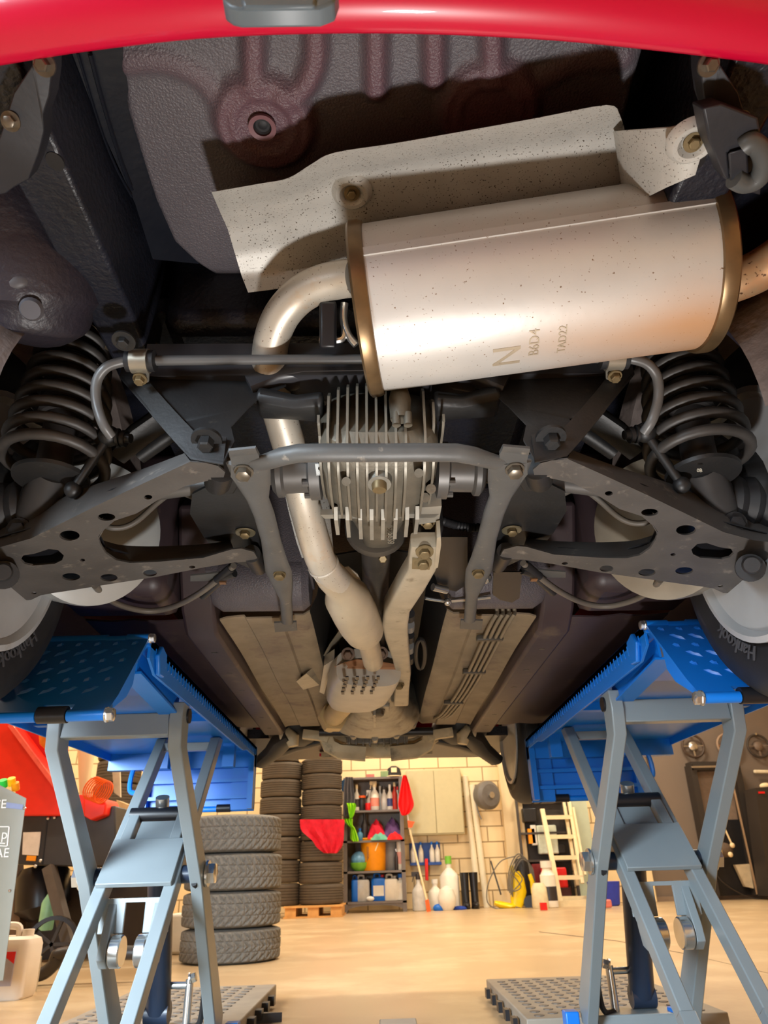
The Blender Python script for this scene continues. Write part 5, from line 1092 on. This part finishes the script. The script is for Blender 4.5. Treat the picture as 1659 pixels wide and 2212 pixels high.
LAD = mat('cream ladder paint', (236, 218, 176), .45, var=.05)
lad = empty('ladder', tuple(W(1215, 1955, Z=0)), 'cream painted stepladder leaning against the wall at the right', 'ladder')
def YL(y): return 12.2+.35*(1955-y)/210
b = MB().bar(W(1171, 1748, Y=YL(1748)), W(1212, 1956, Y=YL(1956)), .07, .05); S('side_rail', b, LAD, lad)
S('side_rail', MB().bar(W(1229, 1732, Y=YL(1732)), W(1258, 1908, Y=YL(1908)), .05, .05), LAD, lad); S('side_rail', MB().bar(W(1218, 1732, Y=YL(1732)+.08), W(1248, 1912, Y=YL(1912)+.1), .05, .05), LAD, lad); S('side_rail', MB().bar(W(1238, 1745, Y=YL(1740)-.05), W(1264, 1890, Y=YL(1890)-.05), .03, .05), LAD, lad)
for k, y in enumerate((1766, 1808, 1853, 1896, 1941)):
    xl = 1171+41*(y-1748)/208; xr = 1233+29*(y-1732)/176; S('rung', MB().bar(W(xl+2, y, Y=YL(y)), W(xr, y-1, Y=YL(y)), .05, .06), LAD, lad)
S('foot_bar', MB().bar(W(1190, 1956, Y=12.1), W(1268, 1951, Y=12.1), .06, .10), LAD, lad)
c_ = W(1302, 1902, Y=12.0); T('tub', MB().sweep([V((c_.x, 12.0, z)) for z in (0, .02, .32)], [.16, .18, .22], seg=18, pw=4, up=(0, 1, 0)), mat('cobalt tub', (40, 62, 190), .45), 'cobalt blue tub on the floor behind the right lift', 'tub')
T('pack', MB().box(W(1308, 1952, Z=.06), (.16, .08, .10)), mat('red white pack', (214, 120, 110), .5), 'red and white pack on the floor right of the lift leg', 'pack', bevel=.02)
# pale pump bottle stuck on the wall right
# ---- dark wall things
def wheel_on_wall(px, py, rx, m, hubm, label, n):
    c_ = W(px, py, Y=WY-.06); ax = V((0, -1, -.05)); o = T('steering_wheel', MB().sweep([c_+V((.0+.185*math.cos(a), -.02, .185*math.sin(a))) for a in [2*PI*k/28 for k in range(28)]], .021, seg=8, closed=True), m, label, 'steering wheel', 'steering wheels on the dark wall', base=c_.copy())
    S('hub', MB().lathe([(.075, -.02), (.075, .03), (.04, .05), (0, .055)], c_, ax, 18), hubm, o)
    for k in range(3):
        a = PI*(.0, 1.0, 1.5)[k]; S('spoke', MB().bar(c_+V((.05*math.cos(a), -.01, .05*math.sin(a))), c_+V((.18*math.cos(a), -.02, .18*math.sin(a))), .03, .015), hubm, o)
    S('wall_hook', MB().cyl(c_+V((0, .06, .20)), c_+V((0, -.05, .20)), .02, seg=10), CHROME, o)
wheel_on_wall(1496, 1612, 20, mat('brown leather', (66, 50, 38), .5), CHROME, 'brown steering wheel with chrome hub, left on the dark wall', 0)
wheel_on_wall(1572, 1610, 20, mat('tan leather', (150, 126, 104), .5), mat('copper spokes', (190, 140, 110), .3, .8), 'tan steering wheel half behind the right lift leg', 1)
wheel_on_wall(1637, 1612, 20, mat('dark leather', (60, 52, 46), .5), mat('grey brown hub', (120, 104, 92), .45), 'dark steering wheel nearest the right edge of the photo', 2)
DF = mat('near black frame', (48, 42, 38), .5, var=.05)
def slab(nm, pts, Y, th, m, par): return S(nm, MB().prism([W(x, y, Y=Y) for x, y in pts], (0, th, 0)), m, par)
fr_ = empty('display_frame', tuple(W(1560, 1940, Y=WY-.3)), 'tall dark display frame with a recess standing at the dark wall', 'frame')
slab('recess_panel', ((1500, 1652), (1585, 1652), (1632, 1932), (1550, 1936)), WY-.10, .05, mat('taupe recess', (132, 112, 96), .6), fr_)
slab('dark_lower_panel', ((1530, 1772), (1600, 1770), (1632, 1932), (1550, 1936)), WY-.14, .03, PLAST, fr_)
slab('frame_side', ((1586, 1652), (1598, 1650), (1660, 1934), (1634, 1934)), WY-.3, .25, DF, fr_); slab('frame_side', ((1490, 1652), (1503, 1652), (1556, 1936), (1545, 1936)), WY-.3, .25, DF, fr_); slab('frame_top', ((1492, 1645), (1597, 1645), (1600, 1662), (1496, 1664)), WY-.3, .25, DF, fr_)
S('rail_lamp', MB().bar(W(1494, 1657, Y=WY-.34), W(1590, 1655, Y=WY-.34), .03, .03), CHROME, fr_); S('edge_strip', MB().bar(W(1576, 1662, Y=WY-.33), W(1636, 1932, Y=WY-.33), .02, .03), mat('tan strip', (170, 140, 110), .5), fr_)
T('shade', MB().prism([W(x, y, Y=WY-.25) for x, y in ((1588, 1868), (1622, 1866), (1632, 1920), (1610, 1915))], (0, .08, 0)), mat('cream shade', (206, 188, 156), .6), 'pale cream wedge leaning low inside the dark display frame', 'shade')
hb = T('hanging_basket', MB().ball(W(1562, 1836, Y=WY-.42), (.16, .08, .11), 18, 10), mat('brown wicker', (96, 80, 66), .6), 'brown basket hung on pale straps in the display frame', 'basket')
b = MB()
for a, c in (((1548, 1752), (1580, 1822)), ((1546, 1768), (1557, 1822)), ((1540, 1790), (1546, 1822))): b.bar(W(*a, Y=WY-.42), W(*c, Y=WY-.42), .025, .01)
S('strap', b, CREAM, hb); b = MB().ball(W(1550, 1838, Y=WY-.50), (.075, .03, .10), 12, 8); b.ball(W(1578, 1846, Y=WY-.50), (.04, .03, .04), 10, 6); b.ball(W(1582, 1826, Y=WY-.50), (.04, .03, .04), 10, 6); S('pale_patch', b, CREAM, hb)
sp_ = empty('dark_cabinet', tuple(W(1655, 1935, Y=WY-.5)), 'dark tall cabinet with red mark at the right edge of the photo', 'cabinet')
slab('cabinet_body', ((1632, 1702), (1720, 1695), (1760, 1936), (1664, 1936)), WY-.8, .4, DF, sp_); S('red_mark', MB().box(W(1645, 1712, Y=WY-.81), (.10, .01, .03)), REDP, sp_)
T('wall_lamp', MB().bar(W(1628, 1667, Y=WY-.1), W(1700, 1668, Y=WY-.1), .06, .06), mat('cream tube', (240, 224, 190), .4), 'cream tube fixed on the dark wall near the right edge', 'tube', bevel=.02)
T('cloth', MB().ball(W(1654, 1698, Y=WY-.7), (.10, .06, .05), 12, 8), CREAM, 'cream cloth lying on the dark tall cabinet', 'cloth')
T('cable', MB().tube([W(x, y, Y=WY-.35) for x, y in ((1548, 1890), (1562, 1906), (1590, 1925), (1625, 1940), (1690, 1945))], .01, 8), DF, 'thin dark cable looping along the dark wall foot', 'cable')
T('wall_cable', MB().tube([W(x, y, Y=WY-.03) for x, y in ((1393, 1625), (1415, 1690), (1450, 1770), (1490, 1830))], .008, 6), DF, 'thin dark cable running down the block wall behind the right lift', 'cable')
# ---- floor plates
PLT = mat('dusty grey plastic plate', (152, 142, 128), .6, var=.12, scale=10)
def plate(x0, x1, y0, y1, s, label):
    h = .06; o = T('floor_plate', MB().bb((x0, y0, 0), (x1, y1, h)), PLT, label, 'floor plate', 'perforated floor plates', base=V(((x0+x1)/2, (y0+y1)/2, 0)), bevel=.004)
    b = MB(); n = 0
    for i in range(int((x1-x0-.06)/.052)):
        for j in range(int((y1-y0-.04)/.075)):
            x = x0+.05+i*.052; y = y0+.05+j*.075+(.037 if i % 2 else 0)
            b.sweep([V((x, y, h-.0005)), V((x, y, h+.0025))], .017, .017, seg=8, up=(0, 1, 0))
    S('grip_pattern', b, mat('dark grip', (106, 98, 90), .6, var=.1), o)
    xe = x1 if s > 0 else x0
    for k in range(5): y = y0+.12+k*.17; S('edge_hook', MB().bb((xe-.01, y, .012), (xe+.025*s, y+.05, .045)), PLAST, o)
    return o
p = W(597, 2126, Z=.06); plate(p.x-.62, p.x, 2.72, p.y, 1, 'perforated grey floor plate beside the left lift')
p2 = W(1050, 2115, Z=.06); plate(p2.x, p2.x+.64, 2.72, p2.y, -1, 'perforated grey floor plate beside the right lift')
p = W(598, 2187, Z=.03); T('floor_wedge', MB().prism([V((p.x-.10, p.y+.03, 0)), V((p.x-.09, p.y-.02, 0)), V((p.x+.02, p.y, 0))], (0, 0, .03)), PLAST, 'thin black wedge at the edge of the left floor plate', 'wedge')
p = W(858, 2200, Z=.03); T('hose_cover', MB().bb((p.x-.062, 2.4, 0), (p.x+.066, p.y, .03)), mat('slate steel cover', (112, 122, 130), .4), 'slate grey steel cover strip on the floor between the lifts', 'cover', bevel=.004)
# ---- left machinery
MR_ = mat('signal red machine paint', (238, 44, 24), .35, var=.05); MB_K = mat('black machine paint', (52, 50, 50), .45, var=.08)
tm = empty('tyre_machine', tuple(W(120, 2080, Z=0)), 'red and black tyre machine standing behind the left lift', 'machine'); MY = 5.6
def sl(nm, pts, Y, th, m, par=tm, **k): return S(nm, MB().prism([W(x, y, Y=Y) for x, y in pts], (0, th, 0)), m, par, **k)
sl('red_hood', ((-60, 1500), (0, 1535), (22, 1562), (134, 1714), (190, 1718), (190, 1762), (40, 1762), (30, 1700), (-60, 1660)), MY, .25, MR_, bevel=.01)
S('hood_edge', MB().bar(W(22, 1566, Y=MY-.02), W(134, 1716, Y=MY-.02), .03, .03), mat('light red edge', (244, 96, 80), .35), tm)
sl('red_hood_rear', ((20, 1540), (140, 1545), (136, 1690), (112, 1700)), MY+.3, .1, mat('deep red machine paint', (200, 20, 16), .4), bevel=.01)
sl('red_tray', ((180, 1722), (224, 1724), (230, 1738), (226, 1760), (196, 1772), (180, 1762)), MY-.05, .3, MR_, bevel=.01)
sl('cream_panel', ((112, 1650), (136, 1636), (140, 1698)), MY+.28, .02, CREAM)
sl('black_body', ((44, 1760), (250, 1740), (250, 1872), (150, 1872), (36, 1868)), MY+.05, .5, MB_K, bevel=.012)
sl('body_seam', ((101, 1762), (104, 1762), (92, 1868), (89, 1868)), MY+.045, .006, PLAST)
lab_ = sl('warning_label', ((50, 1798), (88, 1797), (82, 1848), (48, 1846)), MY+.035, .01, mat('white label', (222, 214, 206), .5))
for k in range(6): S('label_symbol', MB().cyl(W(56+11*(k % 3), 1830+10*(k//3), Y=MY+.035), W(56+11*(k % 3), 1830+10*(k//3), Y=MY+.03), .016, seg=16), mat('blue symbol', (52, 76, 136), .5), lab_)
sl('yellow_label', ((58, 1848), (78, 1849), (76, 1860), (56, 1859)), MY+.033, .01, YOR)
for x, y in ((104, 1768), (118, 1766), (88, 1859), (77, 1871)): S('screw', MB().ball(W(x, y, Y=MY+.04), .013, 10, 6), CHROME, tm)
S('leg', MB().bar(W(106, 1872, Y=MY+.05), W(150, 2040, Y=MY), .07, .07), mat('grey brown leg', (92, 84, 78), .5), tm); S('leg', MB().bar(W(30, 1872, Y=MY+.4), W(36, 2040, Y=MY+.4), .10, .10), mat('wood brown leg', (112, 92, 76), .6), tm)
S('air_tank', MB().sweep([W(92, y, Y=MY+.4) for y in (1872, 1890, 1960, 1985)], [.15, .19, .19, .10], seg=20), mat('ink black tank', (16, 18, 28), .3), tm)
S('base_panel', MB().bb((W(60, 2000, Y=MY+.6).x, MY+.55, .001), (W(330, 2000, Y=MY+.6).x, MY+.65, W(200, 1890, Y=MY+.6).z)), mat('charcoal base', (58, 52, 50), .6), tm)
S('foot_wheel', MB().lathe([(.14, -.03), (.165, -.03), (.165, .03), (.14, .03)], W(112, 2040, Y=MY-.15), (.2, -1, 0), 32, closed=True), PLAST, tm)
b = MB()
for k in range(5): a = 2*PI*k/5; c_ = W(112, 2040, Y=MY-.15); b.bar(c_, c_+V((.14*math.cos(a), 0, .14*math.sin(a))), .02, .02)
S('foot_wheel_spokes', b, MB_K, tm)
for k in range(6):
    pass
hc = MB()
for k in range(7): c_ = W(199+4.2*k, 1702+1.6*k, Y=MY-.10); r = .072; hc.sweep([c_+V((.35*r*math.sin(a), -.2*r*math.sin(a), 0))+V((r*.8*math.cos(a), 0, r*math.sin(a))) for a in [2*PI*j/18 for j in range(18)]], .0055, seg=8, closed=True)
S('orange_air_hose', hc, mat('translucent orange hose', (250, 96, 20), .3), tm)
T('bag', MB().sweep([W(x, y, Y=MY-.02) for x, y in ((104, 1568), (106, 1582), (106, 1600), (114, 1622))], [.05, .075, .07, .03], [.05]*4, seg=16), mat('orange plastic bag', (236, 124, 14), .4, var=.2, scale=14), 'orange plastic bag stuffed in the red machine hood', 'bag')
T('funnel', MB().sweep([W(186, 1598, Y=6.4), W(186, 1640, Y=6.4), W(180, 1720, Y=6.4)], [.075, .065, .03], seg=18), CREAM, 'tall cream funnel hanging behind the left lift leg', 'funnel')
T('board', MB().prism([W(x, y, Y=6.6) for x, y in ((240, 1638), (258, 1652), (260, 1722), (246, 1712))], (0, .03, 0)), mat('cream grey board', (206, 196, 168), .5), 'small cream board on a bracket behind the left lift', 'board')
T('cardboard_box', MB().prism([W(x, y, Y=6.9) for x, y in ((252, 1728), (276, 1738), (300, 1740), (300, 1800), (246, 1800))], (0, .2, 0)), mat('tan cardboard', (208, 176, 128), .7), 'tan cardboard box behind the left lift leg', 'box')
T('wood_panel', MB().prism([W(x, y, Y=6.3) for x, y in ((262, 1975), (300, 1975), (302, 2050), (264, 2050))], (0, .03, 0)), mat('raw plywood', (222, 184, 124), .6), 'raw plywood panel seen between the left lift arms', 'panel')
T('bottle', MB().lathe(bottle_prof(.05, .26), W(97, 2010, Y=MY+.1), (0, 0, 1), 16), mat('mint green bottle', (150, 210, 170), .4), 'mint green bottle under the tyre machine', 'bottle')
tr = MB().tube([W(x, y, Y=4.6) for x, y in ((-60, 2108), (40, 2108), (90, 2104), (120, 2080), (140, 2060), (330, 2058))], .035, 10)
T('trolley_frame', tr, MB_K, 'black bent tube frame in front of the tyre machine', 'frame')
b = MB().lathe([(.055, 0), (.05, .012), (.02, .03), (.012, .04), (.012, .2)], W(70, 2165, Y=4.35), (0, 0, 1), 20); T('levelling_foot', b, CHROME, 'chrome levelling foot on the floor beside the white jerrycan', 'foot')
c_ = W(-22, 2166, Z=0); jc = can('jerrycan', c_.x, c_.y+.13, 0, .25, .2, .31, mat('milky white can', (232, 222, 208), .45, var=.03), 'large white jerrycan with red and grey label at the left edge', 'jerrycan')
S('can_label', MB().bb((c_.x-.11, c_.y+.022, .06), (c_.x+.07, c_.y+.032, .20)), mat('lilac grey label', (168, 164, 178), .5), jc)
S('label_corner', MB().prism([V((c_.x-.01, c_.y+.020, .20)), V((c_.x+.07, c_.y+.020, .20)), V((c_.x+.07, c_.y+.020, .15))], (0, .004, 0)), REDP, jc)
T('red_hose', MB().tube([W(x, y, Y=4.5) for x, y in ((-20, 2030), (10, 2022), (25, 2036))], .012, 8), REDP, 'short red hose arching behind the white jerrycan', 'hose')
# control cabinet
cc_ = empty('control_cabinet', tuple(W(-20, 2120, Y=3.6)), 'grey lift control cabinet with white letters at the left edge', 'control cabinet')
CG = mat('olive grey enamel', (136, 136, 122), .45, var=.04)
CYc = 3.6; poly = ((-120, 1690), (0, 1695), (58, 1724), (8, 2120), (-120, 2120))
S('cabinet_body', MB().prism([W(x, y, Y=CYc) for x, y in poly], (-.30, .22, 0)), CG, cc_, bevel=.004)
def ctext(t, px, py, size, bold=1):
    p = W(px, py, Y=CYc-.002); sh = W(px-7, py+55, Y=CYc-.002)-p; dn = sh.normalized()
    return MB().text(t, size, .001, lambda q: p+V((q.x, 0, 0))-dn*q.y+V((0, -q.z, 0)))
LT = mat('white lettering', (230, 228, 220), .5, var=.02)
S('lettering', ctext('CE', -2, 1746, .055), LT, cc_); S('lettering', ctext('p', 9, 1812, .06), LT, cc_); S('lettering', ctext('AE', 4, 1852, .055), LT, cc_)
b = MB()
for a, c in (((-20, 1786), (20, 1786)), ((20, 1786), (16, 1828)), ((16, 1828), (-20, 1826)), ((12, 1822), (-20, 1820))): b.bar(W(*a, Y=CYc-.002), W(*c, Y=CYc-.002), .006, .004)
S('emblem_frame', b, LT, cc_)
S('name_strip', MB().hexa([W(x, y, Y=Y) for Y in (CYc-.003, CYc) for x, y in ((14, 1733), (50, 1738), (49, 1749), (13, 1745))]), mat('blue grey strip', (120, 132, 168), .5), cc_)
for x, y in ((53, 1746), (21, 1924)): S('screw', MB().ball(W(x, y, Y=CYc-.002), .007, 8, 6), CHROME, cc_)
b = MB(); 
for (x, y, m, nm) in ((8, 1704, mat('green button', (40, 220, 80), .4), 'green_button'), (26, 1700, mat('yellow button', (244, 196, 20), .4), 'yellow_switch'), (34, 1710, YOR, 'amber_switch')):
    c_ = W(x, y-4, Y=CYc+.1); S(nm, MB().cyl(c_, c_+V((0, -.02, .03)), .018), m, cc_)
# ---- lamps on the ceiling
LAMP = mat('glowing lamp panel', (255, 224, 176), .4, emit=3.0)
k = 0
for x in (-4.5, -.2, 4.2):
    for y in (4.4, 7.8, 11.2):
        o = T('ceiling_lamp', MB().bb((x-.65, y-.10, 4.50), (x+.65, y+.10, 4.56)), LAMP, 'bright lamp panel on the off white ceiling', 'ceiling lamp', 'ceiling lamps', base=V((x, y, 4.5)))
        S('housing', MB().bb((x-.68, y-.13, 4.56), (x+.68, y+.13, 4.6)), WHT, o)
        l = bpy.data.lights.new('ceiling_light', 'AREA'); l.shape = 'RECTANGLE'; l.size = 1.3; l.size_y = .25; l.color = (1, .86, .67); l.energy = 120
        lo = bpy.data.objects.new('ceiling_light', l); lo.location = (x, y, 4.48); COL.objects.link(lo)
def area(name, loc, target, sx, sy, col, e, spread=PI):
    l = bpy.data.lights.new(name, 'AREA'); l.shape = 'RECTANGLE'; l.size = sx; l.size_y = sy; l.color = col; l.energy = e; l.spread = spread
    o = bpy.data.objects.new(name, l); o.location = loc; o.rotation_euler = (V(target)-V(loc)).to_track_quat('-Z', 'Y').to_euler(); COL.objects.link(o); return o
area('door_daylight', (-2.3, -1.12, 1.3), (-.75, 2.1, .62), 1.5, 1.5, (.76, .89, 1), 72, math.radians(55))
area('work_lamp', (.08, .62, .06), (.02, .75, 1.2), .09, .09, (1, .96, .92), 11.5)
w = bpy.data.worlds.new('world'); sc.world = w; w.use_nodes = True; bg = w.node_tree.nodes['Background']
sky = w.node_tree.nodes.new('ShaderNodeTexSky'); sky.sky_type = 'HOSEK_WILKIE'; sky.sun_direction = (-.5, -.4, .75); w.node_tree.links.new(sky.outputs[0], bg.inputs['Color']); bg.inputs['Strength'].default_value = .4
sc.view_settings.view_transform = 'Standard'; sc.view_settings.look = 'None'; sc.view_settings.exposure = .0; sc.view_settings.gamma = 1; sc.view_settings.use_curve_mapping = False
sc.cycles.max_bounces = 8; sc.cycles.diffuse_bounces = 5; sc.cycles.use_denoising = True; sc.cycles.caustics_reflective = False; sc.cycles.sample_clamp_indirect = 4
